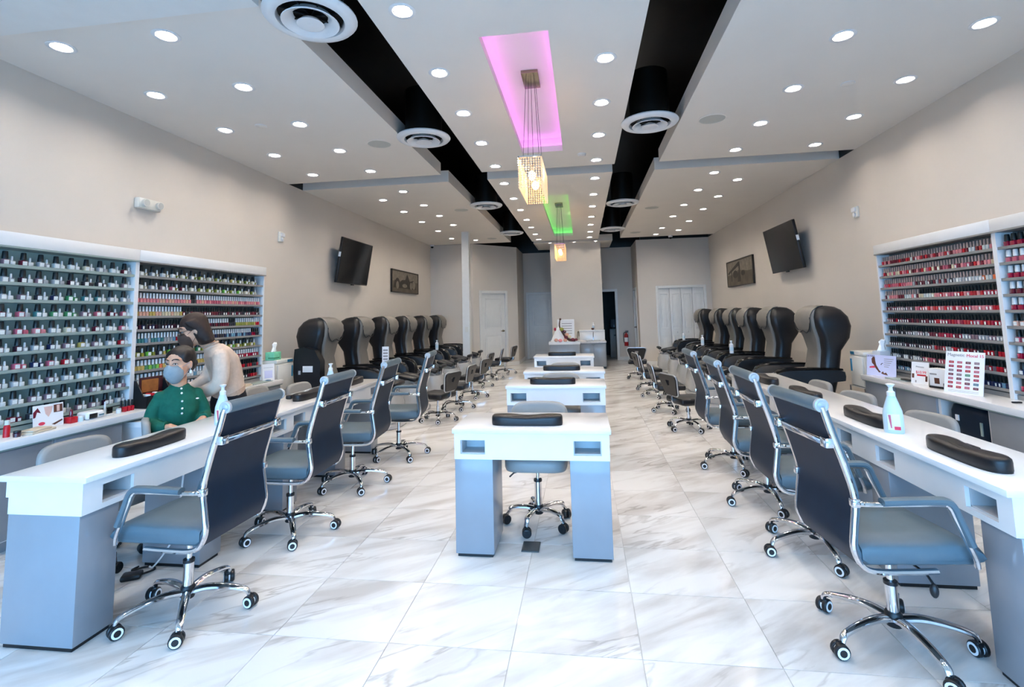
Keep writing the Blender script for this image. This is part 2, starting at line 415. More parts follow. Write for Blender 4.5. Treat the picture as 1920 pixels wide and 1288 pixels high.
def panel(x0, x1, y0, y1, hole=None):
    mb = MB(); cut = [c for c in CUT if x0 < c[0] and c[1] < x1 and y0 < c[2] and c[3] < y1]
    if hole:
        hx0, hx1, hy0, hy1 = hole; lip = 0.075
        mb.grid(x0, x1, y0, y1, ZC, ZC+lip, cut+[hole])
        # cove set back behind the lip, closed on top
        s = 0.10; top = ZC+0.20
        mb.grid(x0, x1, y0, y1, ZC+lip, ZC+PT, [(hx0-s, hx1+s, hy0-s, hy1+s)])
        mb.box(hx0-s-0.03, hx1+s+0.03, hy0-s-0.03, hy1+s+0.03, top, top+0.03)
        mb.grid(hx0-s-0.03, hx1+s+0.03, hy0-s-0.03, hy1+s+0.03, ZC+PT, top, [(hx0-s, hx1+s, hy0-s, hy1+s)])
    else:
        mb.grid(x0, x1, y0, y1, ZC, ZC+0.06, cut); mb.box(x0, x1, y0, y1, ZC+0.06, ZC+PT)
    return mb.build('ceiling_panel', CEIL, ceil, smooth=False)
panel(XL, -1.88, 2.36, 6.68); panel(XL, -1.88, YF, 1.92); panel(XL, -1.87, 7.06, 13.58)
panel(-1.30, 0.49, YF, 6.68, rec1); panel(-1.295, 0.485, 7.06, 13.65, rec2); panel(-1.295, 0.88, 14.0, 15.6)
panel(1.065, XR, YF, 6.70); panel(1.06, XR, 7.08, 13.66)
MB().box(XL, -1.88, 2.36, 2.67, ZC-0.05, ZC).build('soffit', TRIMW, ceil, smooth=False)  # whiter trim paint stands for brighter light on its sloping underside
def led(hole, col, estr, nm):
    m = mat(nm, (240,240,240), 0.6, var=0.0, emit=col, estr=estr)
    hx0, hx1, hy0, hy1 = hole; z = ZC+0.078
    mb = MB()
    mb.box(hx0-0.07, hx0-0.055, hy0-0.05, hy1+0.05, z, z+0.006); mb.box(hx1+0.055, hx1+0.07, hy0-0.05, hy1+0.05, z, z+0.006)
    mb.box(hx0-0.05, hx1+0.05, hy0-0.07, hy0-0.055, z, z+0.006); mb.box(hx0-0.05, hx1+0.05, hy1+0.055, hy1+0.07, z, z+0.006)
    return mb.build('led_strip', m, smooth=False)
tag(led(rec1, (228,120,255), 7.0, 'led_magenta'), 'magenta light strip hidden in the near ceiling cove', 'light strip')
tag(led(rec2, (90,235,100), 4.5, 'led_green'), 'green light strip hidden in the far ceiling cove', 'light strip')
# ================================================================ CEILING FIXTURES
LAMP = mat('lamp_glow', (255,250,244), 0.5, var=0.0, emit=(255,243,230), estr=LAMP_STRENGTH)
CAN = mat('reflector_white', (238,238,236), 0.3, var=0.01)
def make_downlight():
    t = thing('downlight', '', 'downlight', group='recessed ceiling downlights')
    MB().lathe([(0.060, 0.0), (0.086, 0.0), (0.088, -0.003), (0.084, -0.006), (0.064, -0.006), (0.060, -0.002)], 22, cap=False).build('trim_ring', WRING, t)
    MB().lathe([(0.062, -0.002), (0.050, 0.030), (0.0505, 0.030), (0.0625, -0.001)], 22, cap=False).build('reflector', CAN, t)
    MB().lathe([(0.0505, 0.029), (0.0505, 0.032)], 18).build('lens', LAMP, t)
    return t
dl, dlu = make_downlight(), [False]
for where, cols in DL.items():
    for x, rowname, ys in cols:
        for i, y in enumerate(ys):
            place(dl, dlu, (x, y, ZC), 0, '%s recessed downlight from the front in %s row of %s' % (ORD[i], rowname, where))
for x, w in WALLWASH:
    o = place(dl, dlu, (x, 14.06, ZC), 0, 'small downlight grazing the top of the centre wall, %s of three' % w); o.scale = (0.6, 0.6, 1)

def make_vent():
    t = thing('ceiling_vent', '', 'vent', group='round ceiling air diffusers')
    MB().lathe([(0.285, 0.0), (0.29, -0.012), (0.275, -0.03), (0.235, -0.042), (0.21, -0.035), (0.20, -0.01), (0.205, 0.02)], 36, cap=False).build('outer_ring', WRING, t)
    MB().lathe([(0.105, 0.0), (0.115, -0.02), (0.16, -0.05), (0.175, -0.055), (0.178, -0.05), (0.15, -0.03), (0.13, 0.0)], 32, cap=False).build('middle_ring', WRING, t)
    MB().lathe([(0.001, -0.052), (0.02, -0.058), (0.03, -0.055), (0.075, -0.065), (0.085, -0.062), (0.06, -0.035), (0.03, -0.02), (0.001, -0.018)], 28).build('inner_cone', WRING, t)
    mb = MB()
    for k in range(4):
        mb.M = Matrix.Rotation(math.pi*k/4, 4, 'Z'); mb.box(-0.2, 0.2, -0.004, 0.004, -0.012, -0.004)
    mb.build('spokes', BLKPL, t)
    MB().lathe([(0.2, 0.0), (0.2, 0.5), (0.19, 0.5), (0.19, 0.0)], 24).build('duct_collar', BLACKC, t)
    return t
vt, vu = make_vent(), [False]
for i, (x, y) in enumerate([(-1.66, 2.88), (-1.645, 5.18), (-1.63, 8.72), (-1.62, 11.9)]):
    place(vt, vu, (x, y, ZC-0.005), 0, 'round white air diffuser, %s from the front in the left black gap' % ORD[i])
for i, (x, y) in enumerate([(0.755, 5.2), (0.775, 9.1), (0.765, 12.0)]):
    place(vt, vu, (x, y, ZC-0.005), 0, 'round white air diffuser, %s from the front in the right black gap' % ORD[i])

SPK = mat('speaker_mesh', (184,186,182), 0.7, var=0.04, scale=200)
def make_spk():
    t = thing('ceiling_speaker', '', 'speaker', group='flush ceiling speakers')
    MB().lathe([(0.142, 0), (0.142, -0.005), (0.13, -0.008), (0.126, -0.004), (0.126, 0)], 28, cap=False).build('rim', CEIL, t)
    MB().lathe([(0.126, -0.001), (0.126, -0.005)], 28).build('grille', SPK, t)
    return t
sp, su = make_spk(), [False]
for x, y, w in [(-2.2, 5.3, 'near left'), (1.39, 5.27, 'near right'), (-2.16, 9.05, 'far left, nearer one'), (-2.25, 12.75, 'far left, farther one'), (1.37, 9.75, 'far right, nearer one'), (1.37, 12.8, 'far right, farther one')]:
    place(sp, su, (x, y, ZC), 0, 'round flush speaker grille in the ceiling panel, %s' % w)
def disc(name, x, y, r, label, cat, h=0.03):
    t = thing(name, label, cat, (x, y, ZC))
    MB().lathe([(r, 0), (r, -h*0.5), (r*0.8, -h), (0.001, -h)], 20).build('cover', CEIL, t)
    MB().lathe([(r*1.12, 0), (r*1.12, -h*0.25), (r, -h*0.25)], 20).build('mounting_plate', WRING, t)
disc('sprinkler_cover', -3.14, 4.55, 0.05, 'flat round sprinkler cover in the near left ceiling panel', 'sprinkler', 0.012)
disc('sprinkler_cover', 2.38, 4.64, 0.05, 'flat round sprinkler cover in the near right ceiling panel', 'sprinkler', 0.012)
disc('smoke_detector', 0.06, 6.16, 0.05, 'small white detector on the near centre ceiling panel', 'smoke detector', 0.03)
disc('smoke_detector', -2.80, 12.1, 0.05, 'small dark-gapped detector beside the column top', 'smoke detector', 0.03)
def cctv(x, y, label):
    t = thing('security_camera', label, 'camera', (x, y, ZC))
    MB().lathe([(0.055, 0), (0.055, -0.03), (0.045, -0.05)], 18).build('housing', WRING, t)
    MB().ball((0, 0, -0.055), 0.04, 0.04, 0.04).build('dome', GLASSD, t)
cctv(2.35, 13.6, 'small dome camera at the far right ceiling edge'); cctv(-4.05, 13.45, 'small dome camera in the far left ceiling corner')

# chandeliers: long box of crystal strands round bright bulbs
CRYST_GLOW = mat('crystal', (250,226,192), 0.12, var=0.03, emit=(255,188,110), estr=0.30, coat=0.6)  # amber emission painted on the strands imitates bulb light caught in them
BULB = mat('bulb_glow', (255,240,215), 0.4, var=0, emit=(255,196,122), estr=34)
def make_chand():
    t = thing('chandelier', '', 'chandelier', group='crystal pendant chandeliers')
    MB().box(-0.075, 0.075, -0.16, 0.16, -0.03, 0, r=0.003).build('canopy', BRASS, t)
    top = -0.83; L = 0.33; W = 0.10
    for x, y in ((-0.07, -0.2), (0.07, -0.2), (-0.07, 0.2), (0.07, 0.2), (0, 0)):
        MB().tube([(x*0.5, y*0.5, -0.03), (x, y, top)], 0.0022, 5).build('cable', BLKPL, t)
    MB().box(-W, W, -L, -L+0.012, top-0.012, top).box(-W, W, L-0.012, L, top-0.012, top).box(-W, -W+0.012, -L, L, top-0.012, top).box(W-0.012, W, -L, L, top-0.012, top).box(-W, W, -0.006, 0.006, top-0.012, top).build('frame', CHROME, t)
    sb = MB()
    def strand(x, y, n):
        for k in range(n):
            z = top-0.02-k*0.0205; r = 0.0088
            sb.add([(x+r,y,z),(x,y+r,z),(x-r,y,z),(x,y-r,z),(x,y,z+0.0105),(x,y,z-0.0105)], [(0,1,4),(1,2,4),(2,3,4),(3,0,4),(1,0,5),(2,1,5),(3,2,5),(0,3,5)])
    for side in (-1, 1):
        for k in range(31):
            y = -L+0.006+k*(2*L-0.012)/30; strand(side*(W-0.005), y, 13)
        for k in range(1, 9): strand(-W+0.005+k*(2*W-0.01)/9, side*(L-0.005), 13)
    for k in range(1, 22):
        for xx in (-0.05, 0, 0.05): pass
    c = sb.build('crystal_strands', CRYST_GLOW, t, smooth=False); c['kind'] = 'stuff'
    for y in (-0.17, 0.17):
        b = MB().ball((0, y, top-0.13), 0.032, 0.032, 0.042).build('bulb', BULB, t)
        MB().lathe([(0.012, 0), (0.012, 0.09)], 10, (0, y, top-0.10)).build('socket', CHROME, b)
    return t
ch, cu_ = make_chand(), [False]
place(ch, cu_, (-0.39, 4.43, ZC+0.20), 0, 'glowing crystal chandelier hanging below the magenta ceiling cove')
place(ch, cu_, (-0.39, 9.97, ZC+0.20), 0, 'glowing crystal chandelier hanging below the green ceiling cove')

# ================================================================ WALL FIXTURES
def tv(label, x, y0, y1, z0, z1, face):
    # face +1: screen towards +x ; tilted down a little
    yc, zc = (y0+y1)/2, (z0+z1)/2; hw, hh = (y1-y0)/2, (z1-z0)/2
    t = thing('wall_television', label, 'television', (x, yc, zc)); t.rotation_euler = (0, face*R(9), 0)
    MB().box(-0.025, 0.02, -hw, hw, -hh, hh, r=0.006).build('casing', BLKPL, t)
    f = 0.0205*face
    MB().box(min(f, f+0.004*face), max(f, f+0.004*face), -hw+0.012, hw-0.012, -hh+0.02, hh-0.012).build('screen', GLASSD, t)
    MB().box(-0.012+0.016*face, 0.012+0.016*face, -0.05, 0.05, -hh-0.02, -hh, r=0.004).build('sensor', BLKPL, t)
    MB().box(-0.02, 0.02, -hw-0.004, -hw+0.002, 0.05, 0.13).build('side_sticker', PAPER, t)
    mb = MB(); mb.M = Matrix.Rotation(-face*R(9), 4, 'Y')
    d = (XL-x) if face > 0 else (XR-x)
    mb.box(d+0.002*face, d+0.03*face, -0.2, 0.2, -0.18, 0.18); mb.box(d, -0.02*face, -0.14, -0.1, -0.03, 0.03); mb.box(d, -0.02*face, 0.1, 0.14, -0.03, 0.03)
    mb.build('wall_bracket', BLKPL, t)
tv('wall television tilted down on the left wall', -3.98, 7.90, 9.1, 2.04, 2.81, 1)
tv('wall television tilted down on the right wall', 3.27, 8.10, 9.35, 2.04, 2.79, -1)
SEP0 = mat('sepia_ground', (88,80,68), 0.75, var=0.25, scale=4); SEP1 = mat('sepia_dark', (48,42,35), 0.7, var=0.35, scale=9); SEP2 = mat('sepia_light', (118,110,98), 0.7, var=0.25, scale=12)
FRAME = mat('picture_frame_dark', (40,34,28), 0.5)
def picture(label, x, y0, y1, z0, z1, face, shapes):
    t = thing('wall_picture', label, 'picture', (x, (y0+y1)/2, (z0+z1)/2)); hw, hh = (y1-y0)/2, (z1-z0)/2
    mb = MB(); w = 0.018
    for q in ((-hw, hw, -hh, -hh+w), (-hw, hw, hh-w, hh), (-hw, -hw+w, -hh, hh), (hw-w, hw, -hh, hh)): mb.box(-0.02, 0.02, q[0], q[1], q[2], q[3])
    mb.build('frame', FRAME, t)
    MB().box(-0.012, 0.012, -hw+w, hw-w, -hh+w, hh-w).build('canvas', SEP0, t)
    k = 0
    for nm, m, pts in shapes:
        k += 1; a = face*(0.0121+0.0003*k)
        pp = [(p[0]*hw*face*-1, p[1]*hh) for p in pts]
        MB().prism(pp, a, a+0.0003*face, 'yz').build(nm, m, t, smooth=False)
def ell(cx, cy, rx, ry, n=14): return [(cx+rx*math.cos(2*math.pi*k/n), cy+ry*math.sin(2*math.pi*k/n)) for k in range(n)]
picture('dark sepia street-scene picture on the far left wall', XL+0.022, 10.62, 12.42, 2.0, 2.51, 1, [
    ('printed_sky', SEP2, [(-.95,.1),(.95,.0),(.95,.88),(-.95,.88)]), ('printed_crowd', SEP1, [(-.8,-.3),(-.6,.25),(-.3,.1),(-.1,.75),(.05,.2),(.3,.15),(.5,-.2),(.8,.1),(.9,-.6),(-.8,-.6)]),
    ('printed_wheel', SEP1, ell(.62,-.2,.16,.5)), ('printed_horse', SEP2, ell(-.62,-.2,.14,.4)), ('printed_horse', SEP2, ell(-.4,-.3,.1,.35)), ('printed_cart', SEP2, ell(.1,-.35,.18,.18)), ('printed_dress', SEP2, ell(.62,-.35,.1,.35))])
picture('sepia picture of a standing figure on the far right wall', XR-0.022, 10.67, 12.5, 1.95, 2.53, -1, [
    ('printed_sky', SEP2, [(-.95,.0),(.95,-.1),(.95,.88),(-.95,.88)]), ('printed_field', SEP0, [(-.95,-.1),(.1,.2),(.3,-.2),(.95,-.3),(.95,-.9),(-.95,-.9)]),
    ('printed_roof', SEP1, [(-.08,.8),(.02,.8),(.9,.1),(.9,-.05),(.02,.5),(.02,-.7),(-.1,-.7)]), ('printed_figure', SEP1, [(-.1,-.72),(.15,-.7),(.1,-.1),(.02,.1),(-.06,-.1)]), ('printed_tree', SEP1, ell(.3,-.1,.2,.3)), ('printed_beam', SEP1, [(.55,.3),(.62,.25),(.65,-.6),(.58,-.6)]), ('printed_crowd', SEP1, ell(-.3,-.1,.15,.2))])
# emergency light
t = thing('emergency_light', 'twin-head emergency light high on the left wall', 'light', (XL, 4.29, 2.59))
MB().box(0, 0.06, -0.13, 0.13, -0.05, 0.05, r=0.012).build('housing', BEIGEPL, t)
for y in (-0.08, 0.08):
    h = MB().lathe([(0.018, 0.05), (0.034, 0.065), (0.038, 0.095), (0.033, 0.097)], 16, (0, y, 0.0), 'x').build('lamp_head', BEIGEPL, t)
    MB().lathe([(0.032, 0.094), (0.032, 0.098)], 16, (0, y, 0.0), 'x').build('lens', SPK, h)
def strobe(x, y, z, face, label):
    t = thing('alarm_strobe', label, 'alarm', (x, y, z))
    MB().box(0, face*0.03, -0.055, 0.055, -0.07, 0.07, r=0.008).build('back_box', BEIGEPL, t)
    MB().box(face*0.03, face*0.055, -0.04, 0.04, 0.0, 0.055, r=0.008).build('flash_lens', WRING, t)
    MB().lathe([(0.028, 0.03*face), (0.028, 0.045*face), (0.02, 0.048*face)], 14, (0, 0, -0.035), 'x').build('horn', WRING, t)
strobe(XL, 6.5, 2.6, 1, 'white alarm strobe on the left wall above the rack end'); strobe(XR, 6.77, 2.62, -1, 'white alarm strobe on the right wall')
# fire extinguisher
t = thing('fire_extinguisher', 'red fire extinguisher hanging beside the open doorway', 'extinguisher', (1.26, 15.62, 0.42))
MB().lathe([(0.055, 0), (0.06, 0.01), (0.06, 0.3), (0.05, 0.34), (0.02, 0.37), (0.018, 0.4)], 18).build('cylinder', REDM, t)
MB().box(-0.02, 0.06, -0.015, 0.015, 0.40, 0.425, r=0.004).box(-0.02, 0.07, -0.012, 0.012, 0.435, 0.45, r=0.004).build('valve_handle', BLKPL, t)
MB().tube(smoothpts([(-0.02,0,0.41),(-0.075,-0.01,0.36),(-0.078,-0.02,0.2),(-0.07,-0.02,0.1)]), 0.011, 8).build('hose', BLKPL, t)
MB().lathe([(0.0608, 0.12), (0.0608, 0.25)], 18, cap=False).build('label_band', PAPER, t)
MB().box(-0.02, 0.02, 0.058, 0.08, 0.15, 0.36).build('wall_hook', BLKPL, t)
# ================================================================ NAIL TABLES
ZTOP = 0.76
CUBBY = mat('cubby_grey', (190,192,194), 0.5, var=0.03)
def cubby(parent, x0, x1, z0, z1, y0, depth, inset=0.0185):
    """open-fronted box set into an apron; front towards -y"""
    mb = MB(); w = 0.006
    mb.box(x0, x1, y0+depth-w, y0+depth, z0, z1); mb.box(x0, x1, y0+inset, y0+depth, z0, z0+w); mb.box(x0, x1, y0+inset, y0+depth, z1-w, z1)
    mb.box(x0, x0+w, y0+inset, y0+depth, z0, z1); mb.box(x1-w, x1, y0+inset, y0+depth, z0, z1)
    o = mb.build('cubby', CUBBY, parent, smooth=False)
    MB().box((x0+x1)/2-0.012, (x0+x1)/2+0.012, y0+depth*0.6, y0+depth*0.75, z1-w-0.008, z1-w).build('fan_switch', BLKPL, o)
    return o
def make_center_table():
    """front towards -y, origin at the middle of the front edge"""
    t = thing('nail_table', '', 'table', group='single nail tables down the middle')
    W, D = 0.485, 0.52
    MB().box(-W, W, 0, D, ZTOP-0.03, ZTOP, r=0.004).build('tabletop', WHITE, t)
    hz = (0.605, 0.69)
    mb = MB(); mb.holes('xz', -W+0.012, W-0.012, 0.575, ZTOP-0.03, 0.012, 0.03, [(-0.435, -0.28, *hz), (0.26, 0.425, *hz)])
    mb.box(-W+0.012, -W+0.03, 0.03, D-0.02, 0.575, ZTOP-0.03); mb.box(W-0.03, W-0.012, 0.03, D-0.02, 0.575, ZTOP-0.03); mb.box(-W+0.031, W-0.031, D-0.035, D-0.021, 0.65, ZTOP-0.03)
    mb.build('apron', WHITE, t, smooth=False)
    cubby(t, -0.435, -0.28, *hz, 0.012, 0.16); cubby(t, 0.26, 0.425, *hz, 0.012, 0.16)
    for x0, x1 in ((-W+0.014, -W+0.25), (W-0.25, W-0.014)):
        p = MB().box(x0, x1, 0.016, 0.36, 0.02, 0.575, r=0.003).build('pedestal', GREYP, t)
        MB().box(x0+0.01, x1-0.01, 0.03, 0.35, 0.0, 0.02).build('plinth', BLKPL, p)
    return t
ct, cu2 = make_center_table(), [False]
CT = [(-0.345, 3.14, 'nearest'), (-0.29, 4.97, 'second'), (-0.25, 6.15, 'third'), (-0.33, 8.25, 'farthest')]
for x, y, w in CT: place(ct, cu2, (x, y, 0), 0, '%s white and grey nail table in the middle row' % w)

def long_table(label, loc, rz, Lw, peds, holes, depth=0.44):
    """aisle face towards -y, runs along +x from 0 to Lw"""
    t = thing('long_nail_table', label, 'table', loc, rz)
    MB().box(-0.012, Lw, -0.025, depth, ZTOP-0.028, ZTOP, r=0.004).build('tabletop', WHITE, t)
    mb = MB(); mb.holes('xz', 0, Lw-0.012, 0.585, ZTOP-0.028, 0, 0.018, [(h, h+0.17, 0.61, 0.695) for h in holes])
    mb.box(0, 0.018, 0.018, depth-0.046, 0.585, ZTOP-0.028); mb.box(Lw-0.03, Lw-0.012, 0.018, depth-0.046, 0.585, ZTOP-0.028); mb.box(0, Lw-0.012, depth-0.0455, depth-0.03, 0.66, ZTOP-0.028)
    mb.build('apron', WHITE, t, smooth=False)
    for h in holes: cubby(t, h, h+0.17, 0.61, 0.695, 0, 0.16)
    for x0, x1 in peds:
        p = MB().box(x0, x1, 0.008, depth-0.05, 0.02, 0.585, r=0.003).build('pedestal', GREYP, t)
        MB().box(x0+0.01, x1-0.01, 0.02, depth-0.06, 0.0, 0.02).build('plinth', BLKPL, p)
    return t
# left row: aisle face at x=-2.30 facing +x ; local +x runs along +y  (rz=90deg: local x->+y, local y->-x)
long_table('long white nail table along the left, behind four grey swivel chairs', (-2.30, 2.12, 0), R(90), 3.46,
           [(0.0, 0.2), (0.76, 0.94), (1.6, 1.8), (2.43, 2.63), (3.23, 3.41)], [0.1, 0.82, 1.45, 1.72, 2.3, 2.58, 3.2])
# right row: aisle face at x=1.55 facing -x ; local x->-y, local y->+x
long_table('long white nail table along the right, behind four grey swivel chairs', (1.565, 5.84, 0), R(-90), 3.64,
           [(0.03, 0.21), (0.9, 1.1), (1.8, 2.0), (2.63, 2.81), (3.44, 3.64)], [0.1, 0.95, 1.5, 1.85, 2.3, 2.72, 3.38])

# arm pads
def make_pad():
    t = thing('arm_pad', '', 'arm pad', group='black padded wrist rests')
    out = []
    for k in range(40):
        a = 2*math.pi*k/40; c, s_ = math.cos(a), math.sin(a)
        x = 0.225*math.copysign(abs(c)**0.5, c); y = 0.062*math.copysign(abs(s_)**0.75, s_)
        if y > 0: y -= 0.028*math.exp(-(x/0.10)**2)
        out.append((x, y))
    rings = []
    for sc, z in ((0.97, 0.0), (1.0, 0.006), (1.0, 0.038), (0.97, 0.05), (0.88, 0.056), (0.5, 0.058)):
        rings.append([(p[0]*(1-(1-sc)*0.35), p[1]*sc, z-(0.008*math.exp(-(p[0]/0.1)**2) if z > 0.03 else 0)) for p in out])
    MB().loft(rings).build('cushion', BLKLE, t, ang=60)
    MB().loft([[(p[0]*0.99, p[1]*0.98, z) for p in out] for z in (-0.004, 0.0)]).build('base_board', BLKPL, t)
    return t
pd, pu = make_pad(), [False]
for i, (x, y, w) in enumerate(CT):
    place(pd, pu, (x-0.03, y+0.14, ZTOP+0.004), 0, 'black padded wrist rest on the %s middle nail table' % w)
for i, y in enumerate([2.64, 3.48, 4.32, 5.15]):
    place(pd, pu, (-2.44, y, ZTOP+0.004), R(90), 'black padded wrist rest on the left long table, %s from the front' % ORD[i])
for i, y in enumerate([2.62, 3.42, 4.30, 5.15]):
    place(pd, pu, (1.69, y, ZTOP+0.004), R(-90), 'black padded wrist rest on the right long table, %s from the front' % ORD[i])

# ================================================================ SWIVEL CHAIRS
def star_base(t, leg_m=CHROME, rad=0.295, ring=True, hub_z=0.105):
    for k in range(5):
        a = 2*math.pi*k/5; mb = MB(); mb.M = Matrix.Rotation(a, 4, 'Z')
        pts = smoothpts([(0.02, 0, hub_z), (0.10, 0, hub_z+0.012), (0.19, 0, hub_z+0.004), (rad-0.022, 0, 0.088), (rad-0.003, 0, 0.062)], 4)
        mb.tube(pts, [0.023-0.009*i/(len(pts)-1) for i in range(len(pts))], 10, sq=0.75)
        leg = mb.build('base_leg', leg_m, t)
        cb = MB(); cb.M = Matrix.Rotation(a, 4, 'Z') @ Matrix.Translation((rad, 0, 0)) @ Matrix.Rotation(0.7+k*1.3, 4, 'Z')
        cb.lathe([(0.008, 0.045), (0.008, 0.07)], 8)
        for s_ in (-1, 1): cb.lathe([(0.027, 0.004*s_), (0.031, 0.008*s_), (0.031, 0.021*s_), (0.027, 0.026*s_)], 16, (0.008, 0, 0.031), 'y')
        cb.lathe([(0.015, -0.0285), (0.015, 0.0285)], 14, (0.008, 0, 0.031), 'y')
        cb.box(-0.012, 0.024, -0.027, 0.027, 0.036, 0.058, r=0.008)
        cb.build('caster', BLKPL, leg)
        if ring:
            rb = MB(); rb.M = cb.M
            rb.lathe([(0.024, -0.0275), (0.024, 0.0275)], 16, (0.008, 0, 0.031), 'y')
            rb.build('wheel_hub', WRING, leg)
    MB().lathe([(0.03, hub_z-0.03), (0.034, hub_z-0.02), (0.034, hub_z+0.02), (0.028, hub_z+0.03)], 16).build('hub', BLKPL, t)

def make_chair():
    """high-back swivel chair, front towards +y"""
    t = thing('swivel_chair', '', 'chair', group='high-back grey customer chairs')
    star_base(t)
    MB().lathe([(0.024, 0.12), (0.024, 0.25)], 16).build('column_sleeve', CHROME, t)
    MB().lathe([(0.027, 0.245), (0.027, 0.26)], 14).build('sleeve_collar', BLKPL, t)
    MB().lathe([(0.014, 0.25), (0.014, 0.40)], 12).build('gas_lift', CHROME, t)
    MB().box(-0.10, 0.10, -0.13, 0.13, 0.375, 0.405, r=0.01).build('seat_mechanism', BLKPL, t)
    lv = MB().tube([(0.05, 0.02, 0.385), (0.2, 0.03, 0.372), (0.235, 0.03, 0.35)], 0.005, 6).build('lever', BLKPL, t)
    MB().ball((0.24, 0.03, 0.325), 0.016, 0.016, 0.028).build('lever_knob', BLKPL, lv)
    # seat
    rings = []
    for x in [-0.235, -0.228, -0.21, -0.1, 0, 0.1, 0.21, 0.228, 0.235]:
        e = max(0, (abs(x)-0.2)/0.035); d = 0.018*e*e
        prof = [(-0.235, 0.425+d), (-0.235, 0.495-d), (-0.21, 0.505-d), (0.0, 0.503-d), (0.15, 0.506-d), (0.205, 0.498-d), (0.242, 0.475-d), (0.252, 0.44), (0.242, 0.415+d), (0.20, 0.405+d), (-0.21, 0.41+d)]
        rings.append([(x, p[0], p[1]) for p in prof])
    MB().loft(rings).build('seat', GREYLE, t, ang=50)
    # side rails: flat chrome bar from the head down and under the seat
    path = [(-0.35, 1.045), (-0.318, 0.93), (-0.278, 0.80), (-0.25, 0.68), (-0.262, 0.57), (-0.270, 0.49), (-0.245, 0.425), (-0.19, 0.398), (-0.05, 0.395), (0.05, 0.397)]
    for s_ in (-1, 1):
        pts = smoothpts([(s_*0.238, p[0], p[1]) for p in path], 4)
        MB().tube(pts, 0.011, 8, sq=1.5, up=(1, 0, 0)).build('side_rail', CHROME, t)
    # back: grey sling in front, navy behind
    sp = smoothpts([(0, p[0], p[1]) for p in path[:7]], 5)
    def sheet(off0, off1, hw):
        rings = []
        for i, p in enumerate(sp):
            q = sp[min(i+1, len(sp)-1)]; o_ = sp[max(i-1, 0)]
            ty, tz = q[1]-o_[1], q[2]-o_[2]; l = math.hypot(ty, tz); ny, nz = -tz/l, ty/l   # forward normal
            rings.append([(-hw, p[1]+ny*off0, p[2]+nz*off0), (hw, p[1]+ny*off0, p[2]+nz*off0), (hw, p[1]+ny*off1, p[2]+nz*off1), (-hw, p[1]+ny*off1, p[2]+nz*off1)])
        return MB().loft(rings)
    sheet(0.002, 0.026, 0.229).build('backrest', GREYLE, t, ang=30)
    sheet(-0.008, 0.002, 0.229).build('back_cover', NAVYLE, t, ang=30)
    MB().lathe([(0.026, -0.222), (0.029, -0.21), (0.029, 0.21), (0.026, 0.222)], 18, (0, -0.348, 1.05), 'x').build('head_roll', GREYLE, t)
    for s_ in (-1, 1):
        MB().lathe([(0.029, s_*0.222), (0.029, s_*0.238), (0.022, s_*0.241), (0.016, s_*0.238), (0.008, s_*0.242)], 18, (0, -0.348, 1.05), 'x').build('roll_cap', TUBG, t)
    MB().box(-0.235, 0.235, -0.346, -0.336, 0.885, 0.915, r=0.004).box(-0.25, -0.2, -0.35, -0.315, 0.88, 0.92, r=0.004).box(0.2, 0.25, -0.35, -0.315, 0.88, 0.92, r=0.004).build('crossbar', CHROME, t)
    for s_ in (-1, 1):
        a = MB().tube(smoothpts([(s_*0.25, -0.25, 0.665), (s_*0.275, -0.2, 0.667), (s_*0.28, 0.05, 0.667), (s_*0.28, 0.092, 0.655), (s_*0.28, 0.112, 0.61), (s_*0.274, 0.175, 0.47), (s_*0.262, 0.192, 0.42)], 4), 0.010, 8, sq=1.3, up=(1, 0, 0)).build('arm_frame', CHROME, t)
        pts = smoothpts([(s_*0.278, -0.165, 0.677), (s_*0.28, 0.04, 0.68), (s_*0.28, 0.098, 0.668), (s_*0.28, 0.125, 0.61), (s_*0.278, 0.165, 0.51)], 4)
        MB().tube(pts, 0.016, 10, sq=1.6, up=(1, 0, 0)).build('arm_pad', GREYLE, a)
        MB().box(s_*0.226, s_*0.262, -0.268, -0.235, 0.648, 0.682, r=0.006).build('arm_bracket', CHROME, a)
    for c in t.children:
        if c.name.split('.')[0] not in ('base_leg', 'hub', 'caster_ring', 'column_sleeve', 'sleeve_collar', 'gas_lift'):
            for q in [c]+list(c.children):
                for v in q.data.vertices: v.co.x *= 0.89
    return t
cc, ccu = make_chair(), [False]
for i, (x, y, a) in enumerate([(-2.03, 2.46, 88), (-2.05, 3.40, 90), (-2.05, 4.36, 94), (-1.97, 5.28, 97)]):
    place(cc, ccu, (x, y, 0), R(a), 'grey high-back swivel chair at the left long table, %s from the front' % ORD[i])
for i, (x, y, a) in enumerate([(1.29, 2.55, -84), (1.335, 3.42, -90), (1.335, 4.2, -92), (1.34, 5.1, -90)]):
    place(cc, ccu, (x, y, 0), R(a), 'grey high-back swivel chair at the right long table, %s from the front' % ORD[i])

